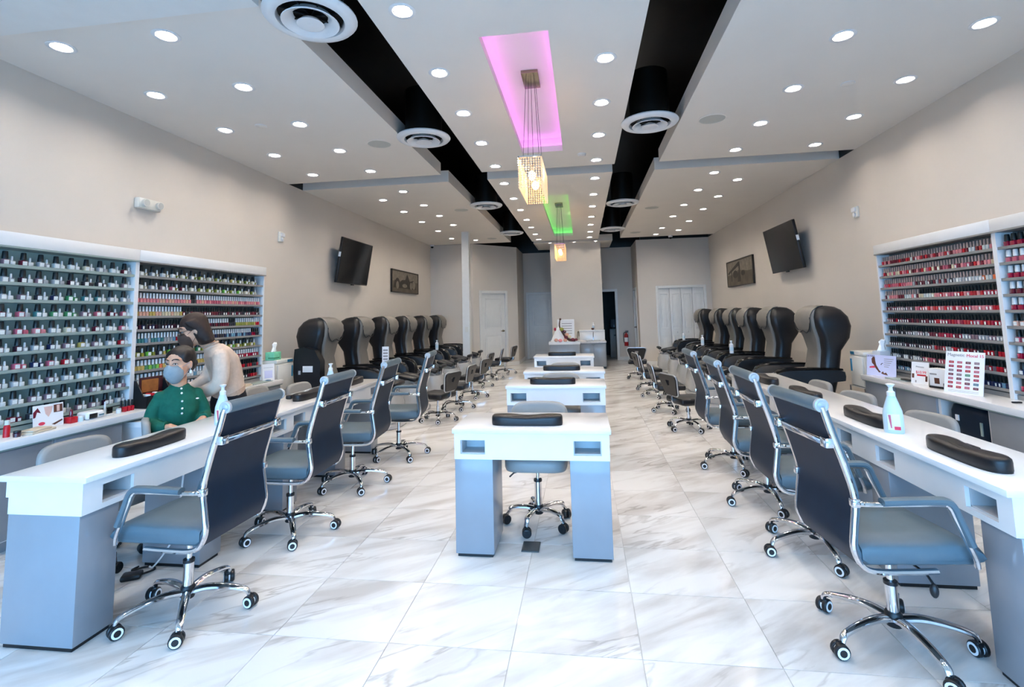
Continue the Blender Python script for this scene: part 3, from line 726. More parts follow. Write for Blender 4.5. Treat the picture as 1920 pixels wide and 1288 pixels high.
def rounded_pad(w, h, th, n=36, e=0.35):
    out = []
    for k in range(n):
        a = 2*math.pi*k/n; c, s_ = math.cos(a), math.sin(a)
        out.append((w*math.copysign(abs(c)**e, c), h*math.copysign(abs(s_)**e, s_)))
    return [(sc, y, out) for sc, y in ((0.86, -th/2), (0.97, -th*0.42), (1, -th*0.2), (1, th*0.2), (0.97, th*0.42), (0.86, th/2))]
def make_tech_stool(dz=0.0):
    """armless grey technician chair, front towards +y"""
    t = thing('technician_chair', '', 'chair', group='armless grey technician chairs')
    star_base(t, rad=0.225, ring=False)
    MB().lathe([(0.025, 0.12), (0.025, 0.30+min(0, dz+0.02))], 16).build('column_sleeve', CHROME, t)
    MB().lathe([(0.014, 0.30), (0.014, 0.40+dz)], 12).build('gas_lift', CHROME, t)
    MB().lathe([(0.029, 0.29), (0.029, 0.305)], 14).build('sleeve_collar', BLKPL, t)
    MB().box(-0.08, 0.08, -0.1, 0.1, 0.375+dz, 0.40+dz, r=0.008).build('seat_mechanism', BLKPL, t)
    lv = MB().tube([(0.05, 0.03, 0.39+dz), (0.16, 0.06, 0.36+dz), (0.19, 0.07, 0.335+dz)], 0.006, 6).build('lever', BLKPL, t)
    rings = []
    for sc, z, out in rounded_pad(0.215, 0.21, 0.085, e=0.42): rings.append([(p[0]*sc, p[1]*sc, 0.44+dz+z) for p in out])
    MB().loft(rings).build('seat', PADGR, t, ang=60)
    rings = []
    for sc, y, out in rounded_pad(0.215, 0.155, 0.05, e=0.45):
        rings.append([(p[0]*sc, -0.235+y+0.5*p[0]*p[0]-0.08*p[1]-0.03, 0.635+dz+p[1]*sc) for p in out])
    MB().loft(rings).build('backrest', PADGR, t, ang=60)
    for s_ in (-1, 1):
        MB().tube(smoothpts([(s_*0.15, -0.05, 0.395+dz), (s_*0.17, -0.2, 0.40+dz), (s_*0.185, -0.262, 0.45+dz), (s_*0.19, -0.272, 0.56+dz), (s_*0.19, -0.27, 0.66+dz)], 4), 0.009, 8).build('back_support', CHROME, t)
    return t
ts, tsu = make_tech_stool(), [False]
for i, (x, y, w) in enumerate(CT):
    if i < 3: place(ts, tsu, (x-0.01+(0, .03, .0)[i], y+0.53, 0), R(180), 'grey armless chair tucked behind the %s middle nail table' % w)
for x, y, a, lb in [(-2.91, 3.50, -54, 'grey armless chair carrying the woman in green'), (-3.02, 4.78, -88, 'grey armless chair behind the left table past the standing woman')]:
    place(ts, tsu, (x, y, 0), R(a), lb)
ts, tsu = make_tech_stool(-0.06), [False]
for x, y, a, lb in [(-2.98, 2.88, -98, 'grey armless chair in front of the left grey cabinets'), (-3.0, 5.50, -95, 'grey armless chair behind the far end of the left table')]:
    place(ts, tsu, (x, y, 0), R(a), lb)
ts, tsu = make_tech_stool(-0.13), [False]
for i, (x, y, a) in enumerate([(2.26, 2.62, 95), (2.26, 4.15, 105), (2.26, 5.15, 105), (2.26, 5.96, 95)]):
    place(ts, tsu, (x, y, 0), R(a), 'low grey armless chair behind the right long table, %s from the front' % ORD[i])

def make_pedi_stool():
    """black low-back pedicure stool, front towards +y"""
    t = thing('pedicure_stool', '', 'stool', group='black pedicure stools with slotted backs')
    star_base(t, rad=0.25, ring=True, hub_z=0.10)
    MB().lathe([(0.022, 0.11), (0.022, 0.2), (0.013, 0.2), (0.013, 0.31)], 14).build('gas_lift', CHROME, t)
    MB().box(-0.08, 0.08, -0.09, 0.09, 0.29, 0.315, r=0.006).build('seat_mechanism', BLKPL, t)
    MB().box(-0.195, 0.195, -0.19, 0.2, 0.315, 0.395, r=0.028, seg=3).build('seat', BLKLE, t, ang=60)
    # tapered back with a hand slot
    out = [(-0.11, 0.42), (0.11, 0.42), (0.14, 0.44), (0.195, 0.62), (0.185, 0.655), (0.15, 0.67), (-0.15, 0.67), (-0.185, 0.655), (-0.195, 0.62), (-0.14, 0.44)]
    hole = [(-0.018, 0.535), (0.018, 0.535), (0.02, 0.536), (0.04, 0.598), (0.04, 0.602), (0.036, 0.604), (-0.036, 0.604), (-0.04, 0.602), (-0.04, 0.598), (-0.02, 0.536)]
    def yb(z): return -0.20-0.06*(z-0.42)/0.25
    mb = MB(); n = len(out)
    for d0 in (0,):
        rings = [[(p[0], yb(p[1])-0.02, p[1]) for p in out], [(p[0], yb(p[1])+0.02, p[1]) for p in out], [(p[0], yb(p[1])+0.02, p[1]) for p in hole], [(p[0], yb(p[1])-0.02, p[1]) for p in hole]]
        rings.append(rings[0]); mb.loft(rings, cap=False)
    mb.build('backrest', BLKLE, t, ang=30)
    MB().tube([(p[0]*1.03, yb(p[1]), p[1]+(p[1]-0.545)*0.03) for p in out], 0.009, 8, closed=True).build('chrome_edging', SILVER, t)
    MB().tube(smoothpts([(0, -0.05, 0.31), (0, -0.17, 0.315), (0, -0.205, 0.36), (0, -0.20, 0.44)], 4), 0.013, 8, sq=1.4).build('back_support', CHROME, t)
    return t
ps, psu = make_pedi_stool(), [False]
for i, (x, y, a) in enumerate([(-2.05, 7.02, 72), (-2.0, 7.90, 84), (-1.98, 8.95, 80), (-2.12, 10.25, 84), (-2.08, 11.42, 95), (-1.93, 12.42, 80)]):
    place(ps, psu, (x, y, 0), R(a), 'black slotted-back pedicure stool in the left row, %s from the front' % ORD[i])
for i, (x, y, a) in enumerate([(1.24, 6.62, -70), (1.2, 7.75, -88), (1.2, 9.02, -94), (1.18, 9.85, -80), (1.14, 11.45, -8)]):
    place(ps, psu, (x, y, 0), R(a), 'black slotted-back pedicure stool in the right row, %s from the front' % ORD[i])

# ================================================================ PEDICURE SPA CHAIRS
def rrect(x0, x1, y0, y1, z, r, n=4):
    pts = []
    for cx, cy, a0 in ((x1-r, y1-r, 0), (x0+r, y1-r, 90), (x0+r, y0+r, 180), (x1-r, y0+r, 270)):
        for k in range(n+1):
            a = R(a0+90*k/n); pts.append((cx+r*math.cos(a), cy+r*math.sin(a), z))
    return pts
def make_spa(arm_up=False):
    """massage chair over a foot bath, front towards +y"""
    t = thing('pedicure_chair', '', 'massage chair', group='black and grey pedicure massage chairs')
    Z = [0.40, 0.55, 0.75, 0.93, 1.08, 1.22, 1.33, 1.41, 1.45, 1.465]
    HW = [0.26, 0.265, 0.25, 0.25, 0.28, 0.30, 0.295, 0.262, 0.215, 0.12]
    FY = [-0.14, -0.17, -0.23, -0.26, -0.235, -0.185, -0.175, -0.205, -0.25, -0.30]
    BY = [-0.36, -0.40, -0.45, -0.48, -0.57, -0.59, -0.565, -0.51, -0.46, -0.40]
    def ring(i, x, f, b, r): return rrect(-x, x, b, f, Z[i], r)
    MB().loft([ring(i, HW[i], FY[i]-0.012, BY[i], min(0.09, HW[i]*0.45, 0.07)) for i in range(10)]).build('back_shell', BLKLE, t, ang=50)
    bk = MB().loft([ring(i, HW[i]-(0.05, 0.055, 0.075, 0.09, 0.085, 0.07, 0.065, 0.06, 0.06)[i], FY[i]+0.022-(0.01 if i > 7 else 0), FY[i]-0.05, 0.03) for i in range(9)]).build('backrest', TAUPE, t, ang=50)
    # pillow draped over the head
    rings = []
    for k, (zz, yy) in enumerate([(1.17, -0.152), (1.20, -0.135), (1.28, -0.120), (1.36, -0.130), (1.42, -0.170), (1.462, -0.235), (1.474, -0.31)]):
        hw = [0.14, 0.19, 0.226, 0.228, 0.215, 0.19, 0.165][k]; th = 0.03
        rings.append([(-hw, yy-0.02, zz-0.004), (-hw*0.6, yy, zz+(0 if k else -0.03)), (0, yy+0.004, zz+(0 if k else 0.0)), (hw*0.6, yy, zz+(0 if k else -0.03)), (hw, yy-0.02, zz-0.004), (hw*0.9, yy-th, zz-0.018), (0, yy-th, zz-0.02), (-hw*0.9, yy-th, zz-0.018)])
    hp = MB().loft(rings).build('head_pillow', TAUPE, bk, ang=60)
    MB().tube(smoothpts([(-0.222, -0.145, 1.33), (-0.195, -0.145, 1.205), (-0.1, -0.15, 1.14), (0, -0.15, 1.17), (0.1, -0.15, 1.14), (0.195, -0.145, 1.205), (0.222, -0.145, 1.33)], 4), 0.005, 6).build('piping', BLKLE, hp)
    MB().box(-0.215, 0.215, -0.2, 0.34, 0.42, 0.56, r=0.05, seg=3).build('seat', TAUPE, t, ang=60)
    MB().box(-0.24, 0.24, -0.42, 0.2, 0.06, 0.42, r=0.03).build('seat_base', BLKLE, t)
    for s_ in (-1, 1):
        if arm_up and s_ > 0:
            # folded-up arm: standing block with a pale control patch
            mb = MB(); prof = [(-0.46, 0.50), (-0.28, 0.46), (-0.16, 0.62), (-0.16, 0.90), (-0.24, 1.04), (-0.40, 1.08), (-0.52, 1.06), (-0.54, 0.82), (-0.52, 0.64)]
            mb.prism([(p[0], p[1]) for p in prof], s_*0.275, s_*0.40, 'yz'); a = mb.build('arm', BLKLE, t, ang=40)
            MB().box(s_*0.40, s_*0.404, -0.40, -0.26, 0.76, 0.84, r=0.015).build('control_patch', WRING, a)
            MB().box(s_*0.40, s_*0.404, -0.46, -0.43, 0.73, 0.78).build('button_patch', TUBG, a)
            continue
        prof = smoothpts([(0, -0.42, 0.60), (0, -0.42, 0.70), (0, -0.30, 0.725), (0, 0.0, 0.725), (0, 0.24, 0.715), (0, 0.35, 0.66), (0, 0.385, 0.56), (0, 0.37, 0.42), (0, 0.32, 0.34), (0, 0.22, 0.30), (0, 0.12, 0.40), (0, -0.05, 0.50), (0, -0.25, 0.58)], 2)
        rings = []
        for sx, k in ((0.262, 0.96), (0.272, 1.0), (0.375, 1.0), (0.392, 0.97)):
            rings.append([(s_*sx, (p[1]+0.02)*k-0.02, (p[2]-0.55)*k+0.55) for p in prof])
        a = MB().loft(rings).build('arm', BLKLE, t, ang=50)
        tp = smoothpts([(0, -0.40, 0.728), (0, -0.1, 0.742), (0, 0.18, 0.738), (0, 0.31, 0.70), (0, 0.345, 0.66)], 3)
        rings = [[(s_*0.268, p[1], p[2]-0.012), (s_*0.278, p[1], p[2]+0.008), (s_*0.37, p[1], p[2]+0.008), (s_*0.384, p[1], p[2]-0.012)] for p in tp]
        MB().loft(rings).build('arm_top', GLASSD, a, ang=50)
    # foot bath
    tub = MB().loft([rrect(-0.27, 0.27, 0.18, 0.76, 0.05, 0.16), rrect(-0.30, 0.30, 0.18, 0.80, 0.12, 0.18), rrect(-0.31, 0.31, 0.20, 0.79, 0.30, 0.18), rrect(-0.29, 0.29, 0.24, 0.75, 0.42, 0.16), rrect(-0.24, 0.24, 0.30, 0.70, 0.42, 0.14), rrect(-0.17, 0.17, 0.36, 0.64, 0.26, 0.12)]).build('foot_bath', TUBG, t, ang=40)
    MB().loft([rrect(-0.33, 0.33, -0.40, 0.82, 0.008, 0.2), rrect(-0.33, 0.33, -0.40, 0.82, 0.05, 0.2), rrect(-0.30, 0.30, -0.38, 0.79, 0.062, 0.18)]).build('plinth', TUBG, t, ang=40)
    MB().loft([rrect(-0.325, 0.325, -0.39, 0.815, 0.0, 0.2), rrect(-0.325, 0.325, -0.39, 0.815, 0.009, 0.2)]).build('base_gasket', BLKPL, t)
    MB().box(-0.25, 0.25, 0.19, 0.36, 0.24, 0.545, r=0.06, seg=3).build('front_fairing', TUBG, t, ang=60)
    for s_ in (-1, 1):
        f = MB(); f.M = Matrix.Translation((s_*0.12, 0.54, 0.50)) @ Matrix.Rotation(R(-12), 4, 'X')
        f.box(-0.085, 0.085, -0.17, 0.16, -0.02, 0.045, r=0.03, seg=3); fo = f.build('foot_rest', BLKLE, t, ang=60)
        MB().tube([(s_*0.12, 0.56, 0.49), (s_*0.16, 0.70, 0.38)], 0.018, 8).build('rest_strut', TUBG, fo)
    f = MB(); f.box(-0.16, 0.16, 0.72, 0.80, 0.53, 0.59, r=0.028, seg=3); fo = f.build('foot_bolster', BLKLE, t, ang=60)
    MB().tube([(0, 0.76, 0.53), (0, 0.74, 0.40)], 0.016, 8).build('bolster_post', CHROME, fo)
    fa = MB().tube(smoothpts([(0.2, 0.30, 0.42), (0.2, 0.30, 0.5), (0.2, 0.36, 0.53), (0.2, 0.42, 0.5)], 3), 0.012, 8).build('faucet', CHROME, t)
    return t
sc_, scu = make_spa(), [False]
sa = make_spa(True); sa.location = (-3.26, 6.70, 0); sa.rotation_euler = (0, 0, R(-90)); sa['label'] = 'black and grey massage chair in the left row, nearest, one arm folded up'
for i, y in enumerate([7.80, 8.90, 9.98, 11.10, 12.25]):
    place(sc_, scu, (-3.26, y, 0), R(-90), 'black and grey massage chair in the left row, %s from the front' % ORD[i+1])
for i, y in enumerate([6.78, 8.22, 9.30, 10.20, 11.27, 12.75]):
    place(sc_, scu, (2.55, y, 0), R(90), 'black and grey massage chair in the right row, %s from the front' % ORD[i])
# ================================================================ POLISH RACKS AND COUNTERS
ROWZ = [1.88-0.122*k for k in range(10)]
ZCT = 0.72   # counter height
def rack(label, face, xw, y0, y1, RACKB=RACKG, SHELFG=SHELFD):
    """face +1: open towards +x. xw = wall plane"""
    t = thing('polish_rack', label, 'display rack', (xw, y0, ZCT))
    D = 0.215; f = face; L = y1-y0
    def bx(mb, a, b, *r): return mb.box(f*a, f*b, *r)
    bx(MB(), 0.002, 0.09, 0.02, L-0.02, 0, 2.0-ZCT).build('back_panel', RACKB, t, smooth=False)
    for y in (0, L-0.02): bx(MB(), 0.002, D, y, y+0.02, 0, 2.0-ZCT).build('side_panel', WHITE, t, smooth=False)
    fa = bx(MB(), 0.002, D+0.02, 0, L, 2.012-ZCT, 2.11-ZCT, 0.003).build('header', WHITE, t)
    bx(MB(), 0.002, D+0.02, 0, L, 2.0-ZCT, 2.012-ZCT).build('header_underside', SHELFG, fa, smooth=False)
    for z in ROWZ:
        bx(MB(), 0.09, D-0.012, 0.02, L-0.02, z-0.014-ZCT, z-ZCT).box(f*(D-0.018), f*(D-0.006), 0.02, L-0.02, z-0.016-ZCT, z+0.006-ZCT).build('shelf', SHELFG, t, smooth=False)
    bx(MB(), 0.09, D-0.02, 0.02, L-0.02, 0, 0.035).build('base_board', SHELFG, t, smooth=False)
    return t
rack('polish rack at the left edge, big spaced-out black-capped bottles', 1, XL, 2.18, 4.02, RACKB, SHELFG)
rack('polish rack behind the two women, dense small bottles', 1, XL, 4.02, 5.86)
rack('polish rack on the right wall with dense red bottles', -1, XR, 4.44, 6.06)
rack('polish rack cut off by the right edge of the photo', -1, XR, 2.82, 4.44)

def counter(label, face, xw, depth, y0, y1):
    f = face; t = thing('wall_counter', label, 'counter', (xw, 0, 0))
    MB().box(f*0.002, f*depth, y0, y1, ZCT-0.05, ZCT, r=0.003).build('top_slab', WHITE, t)
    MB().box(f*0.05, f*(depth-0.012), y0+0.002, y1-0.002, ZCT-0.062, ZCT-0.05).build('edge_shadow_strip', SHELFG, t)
def cabinet(label, face, xw, depth, y0, y1, open_=False, n_div=0):
    f = face; t = thing('counter_cabinet', label, 'cabinet', (xw, y0, 0)); L = y1-y0; zt = ZCT-0.063
    for y in (0, L-0.018): MB().box(f*0.02, f*(depth-0.03), y, y+0.018, 0.08, zt).build('side', WHITE, t, smooth=False)
    MB().box(f*0.02, f*0.04, 0.018, L-0.018, 0.08, zt).build('back', GREYP, t, smooth=False)
    MB().box(f*0.04, f*(depth-0.03), 0.018, L-0.018, 0.08, 0.10).build('bottom', WHITE, t, smooth=False)
    MB().box(f*0.04, f*(depth-0.08), 0.01, L-0.01, 0.0, 0.08).build('toe_kick', GREYP, t, smooth=False)
    if not open_:
        MB().box(f*(depth-0.03), f*(depth-0.012), 0.012, L-0.012, 0.09, zt-0.004, r=0.002).build('door', GREYP, t)
    else:
        MB().box(f*0.04, f*(depth-0.03), 0.018, L-0.018, 0.36, 0.378).build('shelf', WHITE, t, smooth=False)
    return t
counter('white counter running under the two left polish racks', 1, XL, 0.46, 2.1, 5.92)
counter('white counter running under the right polish racks', -1, XR, 0.50, 2.7, 6.02)
LC = 0.445
cabinet('grey cabinet under the left counter, nearest the front', 1, XL, LC, 2.12, 3.19)
cabinet('grey cabinet under the left counter beside the white bin', 1, XL, LC, 3.19, 3.74)
cabinet('grey cabinet under the left counter behind the standing woman', 1, XL, LC, 4.5, 5.43)
cabinet('grey end cabinet under the left counter by the tissue box', 1, XL, LC, 5.43, 5.91)
RC = 0.485
cabinet('grey end cabinet under the right counter beside the sterilizer', -1, XR, RC, 5.46, 6.0)
cabinet('grey cabinet under the right counter, left of the open one', -1, XR, RC, 4.88, 5.46)
cabinet('open cabinet under the right counter holding a black bag', -1, XR, RC, 4.33, 4.88, True)
cabinet('grey cabinet under the right counter, right of the open one', -1, XR, RC, 3.3, 4.33)

# ---------------------------------------------------------------- bottles
PC = {'maroon': (110,30,48), 'mauve': (140,112,122), 'plum': (62,24,44), 'silver': (170,172,176), 'clear': (214,218,216), 'navy': (38,46,84), 'green': (70,140,92), 'teal': (66,128,132),
      'rose': (196,96,116), 'pink': (226,140,146), 'peach': (226,172,150), 'red': (186,28,44), 'crimson': (164,20,58), 'charcoal': (58,56,62), 'olive': (150,152,66), 'lime': (120,190,70), 'gold': (196,172,96), 'cream': (224,208,176), 'sky': (112,158,186), 'orange': (226,112,66), 'white': (232,232,230)}
PM = {k: mat('polish_'+k, v, 0.12, var=0.08, scale=40, coat=0.6) for k, v in PC.items()}
CAPB = mat('cap_black', (24,30,32), 0.35, var=0.08); CAPW = mat('cap_white', (238,236,234), 0.35, var=0.02); CAPC = mat('cap_clear', (176,150,140), 0.15, var=0.03, coat=0.5)
STICK = mat('sticker', (240,242,240), 0.6, var=0.01)
def body_big(mb): mb.box(-0.017, 0.017, -0.021, 0.021, 0, 0.042, r=0.005).lathe([(0.008, 0.042), (0.008, 0.046)], 8)
def cap_big(mb): mb.lathe([(0.0185, 0.046), (0.0185, 0.05), (0.0155, 0.094), (0.0135, 0.098)], 12)
def body_mini(mb): mb.box(-0.014, 0.014, -0.017, 0.017, 0, 0.034, r=0.004)
def cap_mini(mb): mb.lathe([(0.006, 0.034), (0.0075, 0.037), (0.006, 0.062), (0.004, 0.066)], 8)
def body_slim(mb): mb.box(-0.012, 0.012, -0.0125, 0.0125, 0, 0.042, r=0.003).lathe([(0.006, 0.042), (0.006, 0.046)], 6)
def cap_slim(mb): mb.lathe([(0.0095, 0.046), (0.0085, 0.092)], 8)
ME = {}
def me(kind, fn, m):
    key = (kind, m.name)
    if key not in ME:
        mb = MB(); fn(mb); ME[key] = mb.mesh(kind, m)
    return ME[key]
def st(hx, hy, z0, z1, x): 
    def fn(mb): mb.box(x, x+0.0008, -hy, hy, z0, z1)
    return fn
def bottle(loc, face, body, cap, bm, cm, sticker, label, group, small=False):
    o = bpy.data.objects.new('nail_polish_mini' if small else 'nail_polish_bottle', me('body_'+body.__name__, body, bm)); COL.objects.link(o)
    o.location = loc; o.rotation_euler = (0, 0, 0 if face > 0 else math.pi); tag(o, label, 'nail polish', group)
    c = bpy.data.objects.new('cap', me('cap_'+cap.__name__, cap, cm)); COL.objects.link(c); c.parent = o
    if sticker:
        s_ = bpy.data.objects.new('sticker', me('sticker_%s' % body.__name__, st(0, *sticker), STICK)); COL.objects.link(s_); s_.parent = o
    return o
rnd = random.Random(7)
XBL, XBR = XL+0.165, XR-0.165
ROWC = [['maroon','mauve','maroon','silver','clear','clear','cream','silver','clear'], ['mauve','silver','plum','mauve','silver','plum','charcoal','charcoal','clear'],
        ['silver','silver','mauve','charcoal','navy','green','teal','teal','silver'], ['rose','maroon','rose','teal','green','green','mauve','rose','maroon'],
        ['rose','silver','rose','pink','silver','cream','silver','maroon','clear'], ['red','mauve','plum','silver','navy','mauve','gold','mauve','silver'],
        ['maroon','mauve','rose','navy','rose','red','mauve','silver','silver'], ['navy','mauve','silver','silver','mauve','silver','clear','clear','clear'],
        ['mauve','plum','silver','mauve','mauve','charcoal','silver','mauve','mauve'], ['silver','navy','maroon','charcoal','silver','clear','mauve','mauve','plum']]
for r_, z in enumerate(ROWZ):
    for i in range(10):
        c = ROWC[r_][i % 9]; y = 2.88+i*0.117+rnd.uniform(-0.006, 0.006)
        if r_ == 9 and i in (3, 4): pass
        bottle((XBL+0.005, y, z+0.001), 1, body_big, cap_big, PM[c], CAPB, (0.015, 0.008, 0.036, 0.0172),
               'black-capped %s polish, %s from the left, %s shelf down, left-edge rack' % (c, ORD[i], ORD[r_]), 'black-capped bottles on the left-edge rack')
        c2 = rnd.choice(['clear', 'white', 'white', c, 'silver'])
        bottle((XBL+0.005, y+0.045, z+0.001), 1, body_mini, cap_mini, PM[c2], CAPW, (0.010, 0.006, 0.026, 0.0142) if c2 not in ('white',) and rnd.random() < 0.6 else None,
               'small slim-necked %s bottle, %s from the left, %s shelf down, left-edge rack' % (c2, ORD[i], ORD[r_]), 'slim-necked minis on the left-edge rack', True)
for r_ in (0, 1, 6):
    for i in range(14):
        y = 4.10+i*0.122
        c = ([['clear','silver','clear','white','cream','silver','olive','cream','olive','cream','gold','olive','olive','cream'], ['clear','silver','mauve','rose','maroon','cream','olive','olive','olive','lime','olive','lime','cream','olive'], ['olive','lime','charcoal','lime','orange','olive','green','gold','gold','olive','gold','gold','olive','gold']][(0, 1, 6).index(r_)])[i]
        bottle((XBL+0.005, y, ROWZ[r_]+0.001), 1, body_big, cap_big, PM[c], CAPB, (0.015, 0.008, 0.036, 0.0172),
               'black-capped %s polish, %s from the left, %s shelf down, second left rack' % (c, ORD[i], ORD[r_]), 'black-capped bottles on the second left rack')
NEARC = ['crimson','rose','crimson','maroon','crimson','peach','rose','crimson','navy','crimson']
for r_, z in enumerate(ROWZ):
    for i in range(5):
        y = 4.37-i*0.062; w = r_ in (1, 2, 3, 4, 7)
        bottle((XBR-0.005, y, z+0.001), -1, body_big, cap_big, PM[NEARC[r_]], CAPW if w else CAPB, (0.013, 0.008, 0.03, 0.0172) if r_ in (5, 6, 8) else None,
               '%s-capped %s polish, %s from the left, %s shelf down, right-edge rack' % ('white' if w else 'black', NEARC[r_], ORD[i], ORD[r_]), 'bottles on the right-edge rack')
# the many remaining small bottles: one object
names = list(PC); allm = [PM[k] for k in names]+[CAPB, CAPW, CAPC, STICK]; CI = {'b': len(names), 'w': len(names)+1, 'c': len(names)+2, 's': len(names)+3}
sb = MB()
def pick(seq): return seq[rnd.randrange(len(seq))]
def small(x, y, z, face, col, cap, sc=1.0, label=False, wide=1.0):
    sb.M = Matrix.Translation((x, y, z)) @ Matrix.Rotation(0 if face > 0 else math.pi, 4, 'Z') @ Matrix.Diagonal((sc*wide, sc*wide, sc, 1))
    sb.mi = names.index(col); sb.box(-0.012, 0.012, -0.0125, 0.0125, 0, 0.042)
    sb.mi = CI[cap]; sb.lathe([(0.0095, 0.044), (0.008, 0.09)], 6)
    if label: sb.mi = CI['s']; sb.box(0.0122, 0.013, -0.008, 0.008, 0.008, 0.032)
def run(face, x, y0, y1, z, segs, pitch):
    n = int(abs(y1-y0)/pitch); sgn = 1 if y1 > y0 else -1
    for i in range(n):
        t_ = i/n; a = 0
        for frac, cols, cap, lab in segs:
            a += frac
            if t_ <= a: break
        small(x, y0+sgn*(i+0.5)*pitch, z+0.001, face, pick(cols), cap, 1.0, rnd.random() < lab, 1.0 if pitch < 0.04 else 1.25)
Y0, Y1 = 4.05, 5.83
run(1, XBL+0.012, Y0, Y1, ROWZ[2], [(0.36, ['pink','peach'], 'w', 0), (0.04, ['charcoal'], 'b', 0), (0.6, ['pink','peach','rose'], 'w', 0)], 0.036)
run(1, XBL+0.012, Y0, Y1, ROWZ[3], [(0.3, ['cream','peach','gold'], 'w', 0), (0.7, ['plum','maroon','charcoal'], 'b', .5)], 0.036)
run(1, XBL+0.012, Y0, Y1, ROWZ[4], [(0.42, ['navy','plum','charcoal'], 'b', .5), (0.26, ['maroon','plum'], 'w', 0), (0.06, ['charcoal'], 'b', 0), (0.2, ['olive','gold'], 'w', 0), (0.1, ['orange','red'], 'w', 0)], 0.036)
run(1, XBL+0.012, Y0, Y1, ROWZ[5], [(0.26, ['teal','silver','sky'], 'w', 0), (0.2, ['red','crimson'], 'w', 0), (0.2, ['navy','charcoal'], 'w', 0), (0.25, ['sky','navy'], 'w', 0), (0.1, ['charcoal','crimson'], 'b', 0)], 0.036)
for i in range(14): small(XBL+0.01, 4.10+i*0.122+0.05, ROWZ[6]+0.001, 1, pick(['lime','olive','gold']), 'w', 0.85)
for r_ in (0, 1):
    for i in range(14): small(XBL+0.01, 4.10+i*0.122+0.05, ROWZ[r_]+0.001, 1, pick(['clear','cream','olive']), 'w', 0.75, True)
run(1, XBL+0.012, Y0, Y1, ROWZ[7], [(0.06, ['gold'], 'w', 0), (0.08, ['green','lime'], 'w', 0), (0.4, ['cream','gold','orange'], 'w', 0), (0.5, ['crimson'], 'w', .6)], 0.04)
run(1, XBL+0.012, Y0, Y1, ROWZ[8], [(0.5, ['clear','white','sky'], 'w', 0), (0.3, ['cream','gold','charcoal'], 'w', 0), (0.3, ['charcoal','red'], 'b', 0)], 0.042)
run(1, XBL+0.012, Y0, Y1, ROWZ[9], [(0.6, ['red','crimson'], 'w', 0), (0.3, ['charcoal','maroon'], 'b', .3), (0.2, ['red'], 'b', 0)], 0.046)
YA, YB = 6.01, 4.49
RR = [[(1, ['red','maroon','pink','clear','maroon'], 'c', .05)], [(1, ['red','rose','pink','cream','maroon'], 'c', .1)], [(.3, ['red','rose','pink'], 'c', 0), (.4, ['maroon','charcoal','silver'], 'c', .2), (.4, ['silver','clear','orange'], 'c', .3)],
      [(.35, ['maroon','pink','clear'], 'c', .2), (.15, ['clear','cream'], 'b', .2), (.5, ['rose','pink','red'], 'b', .3)], [(.3, ['maroon','charcoal','mauve'], 'b', .6), (.7, ['rose','red','pink'], 'b', .5)],
      [(.5, ['maroon','red','plum'], 'b', .7), (.5, ['red','crimson','rose'], 'b', .4)], [(.4, ['charcoal','silver','mauve'], 'b', .8), (.3, ['maroon','crimson'], 'b', .4), (.4, ['silver','mauve'], 'b', .8)],
      [(.4, ['charcoal','plum'], 'b', .8), (.4, ['red','maroon','silver'], 'b', .6), (.3, ['charcoal','red'], 'b', .4)], [(.3, ['charcoal','silver','clear'], 'b', .8), (.35, ['peach','rose','charcoal'], 'b', .4), (.4, ['red','mauve'], 'b', .3)], [(1, ['navy','sky','teal','navy'], 'b', .5)]]
for r_, z in enumerate(ROWZ): run(-1, XBR-0.012, YA, YB, z, RR[r_], 0.037)
for r_, z in enumerate(ROWZ):
    run(-1, XBR-0.012, 4.08, 2.88, z, [(1, [NEARC[r_]], 'w' if r_ in (1, 2, 3, 4, 7) else 'b', 0)], 0.05)
    run(1, XBL+0.005, 2.22, 2.82, z, [(1, ROWC[r_], 'b', 0.5)], 0.06)
so = sb.build('nail_polish_assortment', allm, smooth=True)
tag(so, 'dense rows of small polish bottles filling the polish racks on both walls', 'nail polish', kind='stuff')
